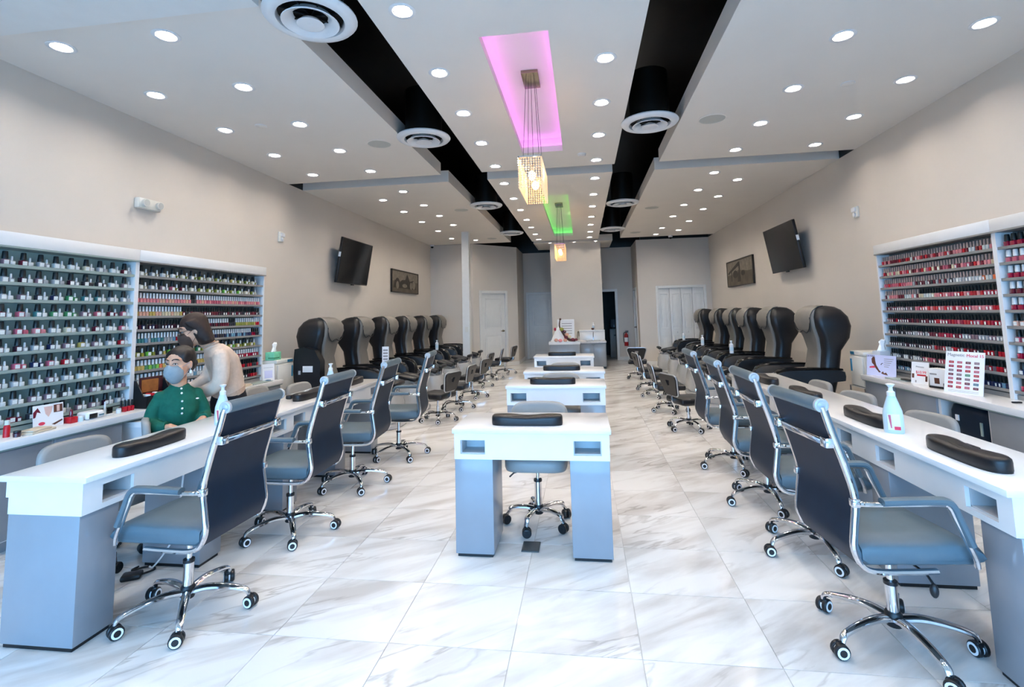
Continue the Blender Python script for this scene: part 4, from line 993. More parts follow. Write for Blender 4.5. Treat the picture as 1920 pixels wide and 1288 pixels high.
# ================================================================ SMALL THINGS
GREENB = mat('tissue_box_green', (120,205,165), 0.6, var=0.15, scale=20); TEALP = mat('teal_plastic', (40,110,140), 0.4)
LAV = mat('card_lavender', (205,208,238), 0.6, var=0.05, scale=6); SKIN_P = mat('print_skin', (226,190,180), 0.6, var=0.1, scale=15); BROWNP = mat('print_brown', (92,52,38), 0.6, var=0.3, scale=15)
BEIGE = mat('beige_card', (206,194,174), 0.7, var=0.05); BLUEP = mat('pale_blue_plastic', (206,226,236), 0.3, var=0.03); INK = mat('print_ink', (60,58,62), 0.7); PINKI = mat('print_pink', (222,60,90), 0.6)
GREYI = mat('print_grey', (150,148,150), 0.7); LGREEN = mat('print_green', (60,140,100), 0.6); LTEAL = mat('print_teal', (70,120,140), 0.6)
def sheet_sign(name, label, cat, loc, rz, w, h, tilt, m=PAPER, th=0.004):
    """upright card facing local -y, leaning back by tilt; returns thing, inner frame empty-free matrix helper"""
    t = thing(name, label, cat, loc, rz)
    M = Matrix.Rotation(-tilt, 4, 'X')
    mb = MB(); mb.M = M; mb.box(-w/2, w/2, 0, th, 0, h); mb.build('card', m, t, smooth=False)
    mb = MB(); mb.M = M; mb.box(-w*0.3, w*0.3, th, 0.05, 0, 0.004); mb.box(-w*0.3, w*0.3, 0.002, 0.012, 0.004, 0.03); mb.build('stand', BLUEP, t, smooth=False)
    def pr(nm, m_, pts, d=0.0006):
        b = MB(); b.M = M; b.prism(pts, -d, -0.0001, 'xz'); return b.build(nm, m_, t, smooth=False)
    def rect(nm, m_, x0, x1, z0, z1, d=0.0006): return pr(nm, m_, [(x0, z0), (x1, z0), (x1, z1), (x0, z1)], d)
    def txt(s_, size, x, z, m_):
        p = M @ Vector((x, -0.0012, z)); return text_obj('lettering', s_, size, m_, t, p, (R(90)-tilt, 0, 0))
    return t, pr, rect, txt
# --- right counter
t, pr, rect, txt = sheet_sign('advert_card', 'lavender advert card with a hand print beside the tissue box', 'card', (3.06, 5.86, ZCT), R(-62), 0.30, 0.215, R(8), LAV)
pr('printed_hand', BROWNP, [(-.10,.17),(-.085,.195),(-.065,.19),(-.06,.15),(-.05,.11),(-.02,.06),(.0,.04),(-.02,.035),(-.055,.075),(-.075,.11),(-.095,.13)])
pr('printed_arc', INK, [(-.005,.12),(.01,.135),(.025,.13),(.01,.127),(.0,.112)]); pr('printed_lips', PINKI, [(-.12,.09),(-.07,.10),(-.06,.08),(-.12,.075)])
pr('printed_fingers', BROWNP, [(.0,.03),(.02,.05),(.03,.03),(.05,.04),(.07,.012),(.02,.02)])
txt('LA NAIL', 0.024, -0.105, 0.200, INK)
for k in range(5): rect('printed_line', GREYI, 0.03, 0.125-0.012*k, 0.175-0.02*k, 0.181-0.02*k)
tb = thing('tissue_box', 'clear-topped tissue box behind the lavender advert card', 'tissue box', (3.1, 5.98, ZCT+0.002), R(15))
tb.location = (3.15, 6.0-0.12, ZCT); tb.location = (3.14, 5.97, ZCT)
def tissue(t, z, s=1.0):
    rings = []
    for k, (r_, zz) in enumerate([(0.035, 0.0), (0.028, 0.03), (0.02, 0.055), (0.03, 0.085), (0.022, 0.105)]):
        rings.append([(s*r_*math.cos(2*math.pi*j/12)*(1+0.35*math.sin(j*2.4+k))+s*0.008*k, s*r_*math.sin(2*math.pi*j/12)*(0.6+0.3*math.cos(j*1.7+k)), z+s*zz+0.008*math.sin(j*1.9+k*2)) for j in range(12)])
    return MB().loft(rings).build('tissue', TISSUE, t, ang=70)
MB().box(-0.06, 0.06, -0.05, 0.05, 0, 0.25, r=0.004).build('box', mat('tissue_box_grey', (196,202,210), 0.4, var=0.08), tb); MB().box(-0.04, 0.04, -0.03, 0.03, 0.25, 0.256, r=0.002).build('opening_rim', BLUEP, tb); tissue(tb, 0.252, 1.1)
tb = thing('tissue_box', 'green tissue box on the white sterilizer beside the left racks', 'tissue box', (-3.90, 6.02, 0.949), R(90))
MB().box(-0.075, 0.075, -0.06, 0.06, 0, 0.10, r=0.003).build('box', GREENB, tb); MB().box(-0.0752, 0.04, -0.0605, 0.02, 0.02, 0.035).build('printed_band', LGREEN, tb); tissue(tb, 0.1, 1.1)
t = thing('nail_file_tray', 'grey tray with a dark oval file on the right counter', 'tray', (3.09, 5.58, ZCT), R(-80))
MB().box(-0.13, 0.13, -0.06, 0.06, 0, 0.006, r=0.002).build('tray_plate', SHELFG, t); MB().lathe([(0.03, 0.0), (0.032, 0.008), (0.028, 0.014)], 20).build('file_pad', BLKPL, t)
for c in t.children:
    if c.name.startswith('file_pad'): c.location = (0.10, -0.03, 0.006); c.scale = (1.9, 0.9, 1)
t, pr, rect, txt = sheet_sign('price_card', 'small cream price card reading $10.99 on the right counter', 'card', (3.08, 5.28, ZCT), R(-66), 0.155, 0.20, R(10))
txt('$10.99', 0.034, 0.01, 0.105, PINKI); txt('Princess', 0.022, 0.0, 0.155, GREYI); rect('printed_band', RED, -0.025, 0.055, 0.072, 0.086); rect('printed_bottle', BROWNP, -0.07, -0.05, 0.05, 0.09); rect('printed_bottle', BROWNP, 0.05, 0.068, 0.025, 0.075); rect('printed_panel', GREYI, -0.04, -0.028, 0.01, 0.03)
t = thing('product_box', 'cream box with a brown square print beside the colour chart', 'box', (3.10, 4.98, ZCT), R(-72))
MB().box(-0.09, 0.09, -0.045, 0.045, 0.018, 0.17, r=0.003).build('carton', PAPER, t); MB().box(-0.095, 0.095, -0.05, 0.05, 0, 0.018, r=0.002).build('tray', BLKPL, t)
MB().box(-0.045, 0.0, -0.0456, -0.045, 0.04, 0.09).build('printed_square', BROWNP, t); MB().box(-0.08, -0.02, -0.0456, -0.045, 0.115, 0.128).build('printed_line', GREYI, t); MB().box(0.03, 0.09, -0.0456, -0.045, 0.02, 0.05).build('printed_corner', INK, t)
t, pr, rect, txt = sheet_sign('colour_chart', 'white colour chart of red swatches leaning on the right counter', 'sign', (3.05, 4.69, ZCT), R(-66), 0.285, 0.345, R(13))
txt('Magnetic', 0.036, -0.065, 0.315, GREYI); txt('Mocal 15', 0.034, 0.075, 0.313, PINKI)
cols = [PM['red'], PM['maroon'], PM['crimson'], PM['rose'], PM['mauve']]
for a in range(4):
    for b_ in range(7):
        m_ = LGREEN if (a, b_) == (2, 3) else (LTEAL if (a, b_) == (3, 5) else cols[(a*3+b_*2) % 5])
        sw = rect('swatch', m_, -0.115+a*0.062, -0.078+a*0.062, 0.245-b_*0.034, 0.264-b_*0.034)
        rect('swatch_caption', GREYI, -0.108+a*0.062, -0.085+a*0.062, 0.252-b_*0.034, 0.257-b_*0.034, 0.0009).parent = sw
for k in range(2): rect('printed_line', GREYI, -0.11, 0.11, 0.012+k*0.01, 0.014+k*0.01)
tag(MB().box(-0.03, 0.03, -0.012, 0.012, 0, 0.012, r=0.005).build('nail_clipper', BLKPL, None, (3.12, 4.26, ZCT)), 'small black nail tool lying at the right end of the counter', 'tool')
# black bag in the open cabinet
t = thing('black_bag', 'black bag with a white tag inside the open right cabinet', 'bag', (3.16, 4.60, 0.378), R(-90))
rings = [[(p[0]*s_, p[1]*s_, z) for p in [(q[0], q[1]) for q in rrect(-0.22, 0.22, -0.16, 0.16, 0, 0.06)]] for s_, z in ((0.95, 0), (1, 0.03), (0.98, 0.2), (0.9, 0.25), (0.8, 0.262))]
MB().loft(rings).build('body', NAVYLE, t, ang=50); MB().box(-0.12, -0.085, -0.166, -0.158, 0.13, 0.175).build('tag', PAPER, t); MB().box(0.14, 0.16, -0.166, -0.157, 0.06, 0.16).build('buckle', SHELFG, t)
MB().tube(smoothpts([(-0.1, -0.02, 0.255), (-0.05, -0.06, 0.268), (0.06, -0.06, 0.268), (0.1, -0.02, 0.255)], 4), 0.008, 6).build('handle', BLKLE, t)
# sterilizers on metal carts
def sterilizer(label, loc, rz, cart_label, sgn, w=0.18):
    c = thing('metal_cart', cart_label, 'cart', (loc[0], loc[1], 0), rz)
    for z in (0.12, 0.56): MB().box(-w-0.02, w+0.02, -0.16, 0.15, z-0.008, z, r=0.003).build('shelf', TUBG, c)
    for x in (-w-0.012, w+0.012):
        for y in (-0.15, 0.14): MB().tube([(x, y, 0.0), (x, y, 0.56)], 0.009, 8).build('post', CHROME, c)
    MB().tube([(-w-0.012, -0.15, 0.3), (w+0.012, -0.15, 0.3)], 0.007, 8).build('rail', CHROME, c)
    t = thing('sterilizer_cabinet', label, 'sterilizer', (loc[0], loc[1], 0.56), rz)
    MB().box(-w, w, -0.13, 0.14, 0.001, 0.34, r=0.012).build('body', BEIGEPL, t)
    d = MB().box(-w+0.01, w-0.01, -0.148, -0.13, 0.01, 0.33, r=0.008).build('door', BEIGEPL, t); MB().box(sgn*(w-0.06), sgn*(w-0.035), -0.158, -0.148, 0.16, 0.30, r=0.004).build('handle', TEALP, d)
    MB().box(-w, w, -0.135, 0.14, 0.34, 0.388, r=0.01).build('lid', BEIGEPL, t); MB().box(sgn*0.05, sgn*(w-0.01), -0.138, -0.134, 0.348, 0.38).build('control_strip', TEALP, t)
sterilizer('white sterilizer cabinet with teal handle beside the left racks', (-3.935, 6.125, 0), R(90), 'metal cart under the left sterilizer cabinet', 1)
sterilizer('white sterilizer cabinet beside the right grey counter', (3.16, 6.24, 0), R(-90), 'metal cart under the right sterilizer cabinet', -1, 0.14)
# --- left counter
t, pr, rect, txt = sheet_sign('photo_card', 'photo card of manicured hands standing on the left counter', 'card', (-3.86, 3.27, ZCT), R(86), 0.20, 0.165, R(6))
pr('printed_arm', SKIN_P, [(-.03,.15),(.03,.15),(.02,.11),(-.0,.075),(-.02,.1)]); pr('printed_fingers', PM['maroon'], [(-.1,.12),(-.07,.15),(-.05,.11),(-.075,.12),(-.085,.085),(-.1,.08)]); rect('printed_photo', BROWNP, 0.035, 0.095, 0.10, 0.155); rect('printed_face', SKIN_P, 0.055, 0.075, 0.105, 0.15, 0.0009)
pr('printed_nail', PINKI, ell(-.045, .035, .022, .012)); pr('printed_swatches', BROWNP, [(.02,.02),(.09,.045),(.095,.035),(.04,.012)])
def small_obj(name, label, cat, loc, parts, rz=0):
    t = thing(name, label, cat, loc, rz)
    for nm, mb, m in parts: mb.build(nm, m, t, ang=45)
    return t
small_obj('towel_pad', 'folded beige pad lying at the left end of the counter', 'pad', (-3.79, 3.13, ZCT), [('lower_fold', MB().box(-0.055, 0.055, -0.10, 0.10, 0, 0.014, r=0.005), BEIGE), ('upper_fold', MB().box(-0.05, 0.05, -0.09, 0.07, 0.014, 0.026, r=0.005), BEIGE)], R(12))
small_obj('polish_tube', 'red tube standing at the left edge of the counter', 'tube', (-3.84, 2.98, ZCT), [('tube', MB().lathe([(0.018, 0), (0.018, 0.07), (0.012, 0.08)], 14), RED), ('cap', MB().lathe([(0.014, 0.08), (0.014, 0.11)], 12), BEIGEPL)])
small_obj('polish_jar', 'dark jar lying before the red tube on the left counter', 'jar', (-3.77, 2.99, ZCT), [('jar', MB().lathe([(0.02, 0), (0.022, 0.025), (0.016, 0.03)], 14), PM['plum']), ('lid', MB().lathe([(0.021, 0.03), (0.02, 0.04)], 14), BLKPL)])
small_obj('red_box', 'small red box right of the photo card on the left counter', 'box', (-3.85, 3.42, ZCT), [('box', MB().box(-0.03, 0.03, -0.028, 0.028, 0, 0.045, r=0.003), RED), ('bottle', MB().lathe([(0.012, 0.045), (0.012, 0.08), (0.006, 0.1)], 10), PM['maroon'])])
small_obj('lotion_jar', 'pale blue jar beside the small red box on the left counter', 'jar', (-3.83, 3.475, ZCT), [('jar', MB().lathe([(0.02, 0), (0.021, 0.03)], 16), BLUEP), ('lid', MB().lathe([(0.022, 0.03), (0.021, 0.042)], 16), WRING)])
small_obj('nail_lamp', 'white and grey curing lamp on the left counter', 'lamp', (-3.85, 3.58, ZCT), [('shell', MB().box(-0.06, 0.05, -0.075, 0.075, 0.0, 0.06, r=0.022, seg=3), WRING), ('opening', MB().box(0.05, 0.053, -0.06, 0.005, 0.008, 0.045, r=0.001), BLKPL), ('display', MB().box(0.05, 0.053, 0.02, 0.06, 0.02, 0.03), LTEAL)])
small_obj('table_mirror', 'small dark oval mirror with white stand on the left counter', 'mirror', (-3.85, 3.72, ZCT), [('stand', MB().box(-0.01, 0.03, -0.035, 0.035, 0, 0.008, r=0.003).box(-0.005, 0.005, -0.03, -0.022, 0.008, 0.11), WRING), ('glass', MB().box(0.004, 0.012, -0.015, 0.035, 0.01, 0.06, r=0.004), GLASSD)])
small_obj('cotton_jar', 'tiny white jar between the mirror and red bottles', 'jar', (-3.83, 3.80, ZCT), [('jar', MB().lathe([(0.018, 0), (0.018, 0.03)], 14), WRING), ('lid', MB().lathe([(0.019, 0.03), (0.016, 0.04)], 14), TUBG)])
k = 0
for dx in (0, 0.035):
    for dy in (0, 0.035, 0.07):
        k += 1; o = bottle((-3.86+dx, 3.85+dy, ZCT), 1, body_slim, cap_slim, PM['red' if dx else 'maroon'], CAPB, None, '%s polish bottle in the cluster before the black bin, %s row, %s' % ('red' if dx else 'maroon', 'front' if dx else 'back', ('left', 'middle', 'right')[k % 3 if k % 3 else 2] if False else ('left', 'middle', 'right')[(k-1) % 3]), 'red bottles on the left counter')
t = thing('display_bin', 'black bin with brown picture lid full of sample tips', 'bin', (-3.80, 4.12, ZCT), R(82))
mb = MB(); prof = [(-0.075, 0), (0.075, 0), (0.075, 0.23), (0.055, 0.235), (-0.04, 0.10), (-0.08, 0.105)]
mb.prism([(p[0], p[1]) for p in prof], -0.135, -0.127, 'yz').prism([(p[0], p[1]) for p in prof], 0.127, 0.135, 'yz'); mb.box(-0.127, 0.127, -0.08, -0.07, 0, 0.105); mb.box(-0.127, 0.127, 0.065, 0.075, 0, 0.12); mb.box(-0.127, 0.127, -0.07, 0.065, 0, 0.06)
mb.build('tub', BLKPL, t, smooth=False)
l = MB().box(-0.10, 0.115, 0.05, 0.064, 0.10, 0.255, r=0.002).build('lid_panel', mat('brown_plum', (60,22,28), 0.4), t); MB().box(-0.085, 0.07, 0.047, 0.05, 0.125, 0.235).build('printed_picture', mat('brown_print', (150,92,42), 0.6, var=0.35, scale=14), l)
for k in range(7):
    MB().box(-0.10+k*0.03, -0.078+k*0.03, -0.055, 0.02, 0.06, 0.115+0.008*(k % 2), r=0.004).build('sample_packet', RED if k % 3 else PAPER, t)
small_obj('red_tray', 'red tray of packets right of the black bin', 'tray', (-3.86, 4.42, ZCT), [('tray', MB().box(-0.05, 0.05, -0.13, 0.13, 0, 0.03, r=0.004), BLKPL), ('packets', MB().box(-0.045, 0.045, -0.12, -0.01, 0.03, 0.085, r=0.01).box(-0.045, 0.045, 0.0, 0.12, 0.03, 0.08, r=0.01), RED)])
small_obj('beige_folder', 'beige folder lying on the left counter behind the standing woman', 'folder', (-3.80, 5.22, ZCT), [('cover', MB().box(-0.07, 0.07, -0.2, 0.2, 0, 0.008, r=0.002), BEIGE), ('pages', MB().box(-0.065, 0.065, -0.18, 0.18, 0.008, 0.02, r=0.003), BEIGE)], R(8))
small_obj('grey_folder', 'grey folder at the far end of the left counter', 'folder', (-3.80, 5.60, ZCT), [('cover', MB().box(-0.06, 0.06, -0.18, 0.18, 0, 0.008, r=0.002), SHELFG), ('clip', MB().box(0.0, 0.04, 0.12, 0.17, 0.008, 0.016, r=0.002), TEALP)])
t, pr, rect, txt = sheet_sign('framed_notice', 'white framed notice at the far end of the left counter', 'sign', (-3.81, 5.80, ZCT), R(62), 0.15, 0.20, R(5))
rect('printed_panel', LAV, -0.05, 0.05, 0.03, 0.12); rect('printed_line', GREYI, -0.06, 0.06, 0.155, 0.158)
t = thing('white_bin', 'white plastic bin in the open bay under the left counter', 'bin', (-3.76, 4.06, 0), 0)
MB().loft([rrect(-0.16, 0.16, -0.2, 0.2, 0.42, 0.03), rrect(-0.18, 0.18, -0.23, 0.23, 0.60, 0.03)]).build('tub', WRING, t); MB().loft([rrect(-0.185, 0.185, -0.235, 0.235, 0.60, 0.03), rrect(-0.18, 0.18, -0.23, 0.23, 0.64, 0.03)]).build('lid', WRING, t)
for x in (-0.13, 0.13):
    for y in (-0.17, 0.17): MB().tube([(x, y, 0.0), (x, y, 0.42)], 0.012, 8).build('leg', WRING, t)
MB().box(-0.14, 0.14, -0.18, 0.18, 0.2, 0.21).build('lower_shelf', SHELFG, t)
# --- on the nail tables
def spray(label, loc, rz, pump=True):
    t = thing('spray_bottle', label, 'bottle', loc, rz)
    MB().loft([[(p[0]*s_, p[1]*s_*0.72, z) for p in [(math.cos(2*math.pi*j/24), math.sin(2*math.pi*j/24)) for j in range(24)]] for s_, z in ((0.044, 0), (0.047, 0.006), (0.047, 0.09), (0.044, 0.12), (0.032, 0.16), (0.022, 0.19), (0.019, 0.2))]).build('bottle', BLUEP, t, ang=60)
    MB().lathe([(0.02, 0.198), (0.02, 0.22), (0.012, 0.226), (0.010, 0.245), (0.020, 0.258), (0.022, 0.262), (0.012, 0.266)], 16).build('pump_head', WRING, t)
    if pump:
        MB().box(-0.028, 0.028, -0.0352, -0.034, 0.02, 0.105).build('label_patch', PAPER, t); MB().box(0.0, 0.028, -0.0362, -0.035, 0.022, 0.04).build('pink_stripe', PINKI, t); MB().prism([(-.024,.1),(-.012,.1),(-.01,.03),(-.016,.03)], -0.0362, -0.035, 'xz').build('printed_hand', PM['rose'], t)
spray('pale blue pump bottle on the right long table', (1.67, 3.12, ZTOP), R(-25)); spray('pale blue pump bottle on the left long table by the front chair', (-2.45, 3.22, ZTOP), R(20)); spray('white pump bottle on the left long table behind the second chair', (-2.42, 4.66, ZTOP), R(20))
tag(MB().box(-0.035, 0.035, -0.045, 0.045, 0, 0.022, r=0.01).build('phone_puck', BLKPL, None, (1.80, 2.78, ZTOP)), 'round-edged black puck behind the wrist rest on the right table', 'device')
t = small_obj('drill_handpiece', 'black handpiece with silver tip on the left long table', 'tool', (-2.58, 4.24, ZTOP), [('grip', MB().box(-0.025, 0.025, -0.03, 0.03, 0, 0.035, r=0.01), BLKPL), ('tip', MB().tube([(0.0, 0.03, 0.012), (0.02, 0.13, 0.01)], 0.007, 8), CHROME)])
# --- on the massage chairs
def menu_card(label, loc, rz, w=0.10, h=0.25):
    t = thing('menu_card', label, 'card', loc, rz)
    MB().box(-w/2, w/2, -0.002, 0.002, 0, h).build('sheet', PAPER, t, smooth=False); MB().box(-w/2-0.004, w/2+0.004, -0.02, 0.02, -0.004, 0.004).build('stand', BLUEP, t)
    for k in range(4): MB().box(-w*0.35, w*0.35, -0.0026, -0.002, h*(0.2+0.18*k), h*(0.29+0.18*k)).build('printed_block', GREYI, t)
menu_card('white menu card on the arm of the second left massage chair', (-3.00, 7.48, 0.755), R(12))
def lotion(label, loc):
    t = thing('lotion_bottle', label, 'bottle', loc)
    MB().lathe([(0.03, 0), (0.032, 0.01), (0.032, 0.14), (0.014, 0.16)], 16).build('bottle', WRING, t); MB().lathe([(0.012, 0.16), (0.012, 0.18), (0.018, 0.185), (0.018, 0.2)], 12).build('pump', WRING, t); MB().lathe([(0.0325, 0.04), (0.0325, 0.1)], 16, cap=False).build('label_band', BLUEP, t)
lotion('white lotion bottle on an arm of the fourth left massage chair', (-3.02, 10.31, 0.75)); lotion('white lotion bottle on an arm of the farthest right massage chair', (2.32, 12.42, 0.75)); lotion('white lotion bottle on an arm of the fourth right massage chair', (2.32, 10.53, 0.75)); lotion('white lotion bottle on an arm of the second right massage chair', (2.32, 8.55, 0.75))
# --- floor things
t = thing('floor_outlet', 'dark square floor outlet cover before the nearest middle table', 'outlet', (-0.375, 3.32, 0))
MB().box(-0.055, 0.055, -0.07, 0.07, 0.0005, 0.006, r=0.002).build('cover_plate', mat('outlet_grey', (66,74,76), 0.4), t); MB().box(-0.045, 0.045, -0.06, 0.06, 0.006, 0.0075).build('flap', mat('outlet_flap', (52,60,62), 0.4), t)
t = thing('foot_pedal', 'black foot pedal with cord beneath the left long table', 'pedal', (-2.62, 2.74, 0), R(30))
MB().box(-0.05, 0.05, -0.04, 0.04, 0, 0.03, r=0.012).build('pedal', BLKPL, t); MB().tube(smoothpts([(0.05, 0, 0.015), (0.1, 0.05, 0.01), (0.06, 0.1, 0.012), (-0.02, 0.08, 0.014), (0.0, 0.13, 0.01)], 5), 0.006, 6).build('coiled_cord', BLKPL, t)
tag(MB().tube(smoothpts([(-2.60, 2.84, 0.02), (-2.54, 2.80, 0.04), (-2.47, 2.80, 0.12), (-2.42, 2.81, 0.22), (-2.40, 2.82, 0.40), (-2.40, 2.84, 0.57)], 5), 0.005, 6).build('power_cable', WRING), 'thin white cable hanging beside the second pedestal of the left table', 'cord')

# ================================================================ RECEPTION CABINET AND SINK
t = thing('reception_cabinet', 'grey cabinet with thick white top before the centre wall', 'cabinet', (-0.465, 12.4, 0))
MB().box(-0.36, 0.36, 0.02, 0.5, 0.05, 0.685, r=0.003).build('body', GREYP, t); MB().box(-0.375, 0.375, 0, 0.52, 0.685, 0.755, r=0.004).build('top_slab', WHITE, t); MB().box(-0.34, 0.34, 0.05, 0.48, 0, 0.05).build('toe_kick', BLKPL, t)
t = thing('framed_sign', 'white framed sign on the reception cabinet', 'sign', (-0.43, 12.74, 0.755))
MB().box(-0.21, 0.21, 0, 0.015, 0, 0.53, r=0.003).build('frame', WRING, t); MB().box(-0.185, 0.185, -0.002, 0, 0.03, 0.50).build('sheet', PAPER, t)
for k in range(5): MB().box(-0.1, 0.15, -0.003, -0.002, 0.42-k*0.06, 0.435-k*0.06).build('printed_line', GREYI, t)
t = thing('flower_ornament', 'white draped cone with brown branch and dried flowers on reception', 'ornament', (-0.46, 12.55, 0.755))
rings = [[(-0.13+r_*math.cos(a)*(1+0.15*math.sin(5*a)), r_*0.7*math.sin(a)*(1+0.15*math.cos(4*a)), z) for a in [2*math.pi*j/20 for j in range(20)]] for r_, z in ((0.2, 0), (0.17, 0.05), (0.12, 0.18), (0.07, 0.3), (0.02, 0.36))]
MB().loft(rings).build('draped_cone', TISSUE, t, ang=70)
WOOD = mat('dark_wood', (70,40,30), 0.6, var=0.3, scale=30)
MB().tube(smoothpts([(-0.10, -0.08, 0.52), (-0.11, -0.1, 0.36), (-0.03, -0.12, 0.2), (0.08, -0.13, 0.06), (0.26, -0.13, 0.03)], 5), [0.012+0.0012*i for i in range(21)], 10).build('branch', WOOD, t)
MB().ball((-0.09, -0.08, 0.54), 0.028).build('knob', WOOD, t); MB().ball((-0.22, -0.12, 0.30), 0.03, 0.03, 0.042).build('red_flower', PM['crimson'], t)
for i, (x, z, r_, m_) in enumerate([(-0.06, 0.30, 0.055, 'olive'), (0.0, 0.24, 0.05, 'plum'), (0.06, 0.17, 0.05, 'peach'), (0.04, 0.11, 0.05, 'maroon'), (0.12, 0.12, 0.045, 'cream'), (-0.2, 0.04, 0.05, 'peach'), (-0.1, 0.03, 0.05, 'pink'), (0.02, 0.04, 0.05, 'peach'), (0.2, 0.05, 0.05, 'maroon'), (0.28, 0.05, 0.04, 'maroon')]):
    MB().ball((x, -0.17, z), r_, r_*0.8, r_*0.8, 10, 6).build('dried_flower', PM[m_], t)
MB().tube(smoothpts([(0.30, -0.1, 0.05), (0.32, -0.1, 0.2), (0.335, -0.1, 0.24), (0.35, -0.1, 0.2), (0.35, -0.1, 0.12)], 4), 0.008, 8).build('wire_hook', BRASS, t)
t = thing('sink_cabinet', 'grey sink cabinet standing before the centre wall', 'cabinet', (0.235, 13.28, 0))
MB().box(-0.335, 0.325, 0.02, 0.75, 0.06, 0.66, r=0.003).build('body', GREYP, t)
for x0, x1 in ((-0.33, -0.005), (0.005, 0.32)):
    d = MB().box(x0, x1, 0.0, 0.02, 0.07, 0.65, r=0.003).build('door', GREYP, t); MB().ball(((-0.03 if x0 < 0 else 0.03), -0.012, 0.6), 0.013).build('knob', CHROME, d)
MB().box(-0.32, 0.31, 0.05, 0.74, 0, 0.06).build('toe_kick', BLKPL, t)
MB().holes('xy', -0.345, 0.335, -0.02, 0.77, 0.66, 0.70, [(-0.16, 0.20, 0.15, 0.5)]).build('worktop', mat('stone_top', (196,192,190), 0.25, var=0.12, scale=30), t, smooth=False)
MB().box(-0.16, 0.20, 0.15, 0.5, 0.655, 0.66).build('basin', CHROME, t)
MB().box(-0.345, 0.335, 0.77, 1.065, 0.5, 0.93, r=0.003).box(-0.345, 0.335, 0.76, 1.065, 0.93, 0.965, r=0.003).build('raised_ledge', WHITE, t)
MB().tube(smoothpts([(0.02, 0.6, 0.70), (0.02, 0.6, 0.86), (0.02, 0.55, 0.92), (0.02, 0.45, 0.90), (0.02, 0.43, 0.85)], 4), 0.012, 10).build('faucet', CHROME, t)
lotion('white soap dispenser on the raised sink ledge', (0.27, 14.15, 0.967))
tag(small_obj('soap_dish', 'dark little bowl beside the soap on the sink ledge', 'bowl', (0.25, 14.08, 0.967), [('bowl', MB().lathe([(0.02, 0), (0.035, 0.02), (0.038, 0.05), (0.034, 0.05), (0.018, 0.01)], 14), WOOD), ('foot', MB().lathe([(0.025, 0), (0.022, 0.004)], 14), WOOD)]))
t = thing('water_cooler', 'dim water cooler standing in the dark back room', 'cooler', (0.98, 16.7, 0))
CO = mat('cooler_grey', (150,154,152), 0.4); MB().box(-0.15, 0.15, -0.15, 0.15, 0, 0.9, r=0.01).build('body', CO, t); MB().lathe([(0.05, 0.9), (0.12, 0.96), (0.12, 1.15), (0.10, 1.2)], 18).build('bottle', mat('cooler_bottle', (90,100,110), 0.1), t); MB().box(-0.03, 0.03, -0.19, -0.15, 0.68, 0.72).build('tap', BLKPL, t)
# ================================================================ PEOPLE
SKIN = mat('skin', (216,164,134), 0.5, var=0.05, scale=14, bump=0.02, bscale=200); SKIN.node_tree.nodes['Principled BSDF'].inputs['Subsurface Weight'].default_value = 0.1
HAIR1 = mat('hair_dark_brown', (30,22,21), 0.5, var=0.2, scale=40, bump=0.1, bscale=90); HAIR2 = mat('hair_brown', (44,28,22), 0.6, var=0.2, scale=40, bump=0.1, bscale=90)
GREENK = mat('green_knit', (6,92,74), 0.85, var=0.12, scale=25, bump=0.9, bscale=13); BEIGEK = mat('beige_knit', (212,190,172), 0.9, var=0.06, scale=25, bump=0.9, bscale=13); RIBK = mat('beige_rib', (190,164,144), 0.9, var=0.12, scale=60)
BLACKF = mat('black_cloth', (16,18,28), 0.9, var=0.2); MASKG = mat('mask_grey', (140,152,158), 0.85, var=0.08, scale=30, bump=0.1); MASKB = mat('mask_brown', (78,56,46), 0.85, var=0.08, scale=30, bump=0.1)
EYEW = mat('eye_white', (232,230,226), 0.2, var=0.02); PEARL = mat('pearl', (240,238,232), 0.2, var=0.02)
def remesh(mb, voxel, it=6):
    tmp = bpy.data.objects.new('tmp', mb.mesh('tmp', SKIN)); COL.objects.link(tmp)
    m = tmp.modifiers.new('r', 'REMESH'); m.mode = 'VOXEL'; m.voxel_size = voxel
    s_ = tmp.modifiers.new('s', 'SMOOTH'); s_.factor = 0.5; s_.iterations = it
    dg = bpy.context.evaluated_depsgraph_get(); dg.update()
    me = bpy.data.meshes.new_from_object(tmp.evaluated_get(dg)); bpy.data.objects.remove(tmp)
    me.polygons.foreach_set('use_smooth', [True]*len(me.polygons)); return me
def skin_obj(name, mb, m, parent, voxel, it=6):
    me = remesh(mb, voxel, it); me.materials.clear(); me.materials.append(m); me.name = name
    o = bpy.data.objects.new(name, me); COL.objects.link(o); o.parent = parent; return o
def oval(c, ax, ay, n=20, u=(1,0,0), v=(0,1,0)):
    C_, U, V = Vector(c), Vector(u), Vector(v)
    return [tuple(C_+U*ax*math.cos(2*math.pi*k/n)+V*ay*math.sin(2*math.pi*k/n)) for k in range(n)]
def limb(mb, pts, rs, n=14): mb.tube(smoothpts(pts, 5), [rs[min(i//5, len(rs)-2)]+(rs[min(i//5+1, len(rs)-1)]-rs[min(i//5, len(rs)-2)])*((i % 5)/5) for i in range((len(pts)-1)*5+1)], n)
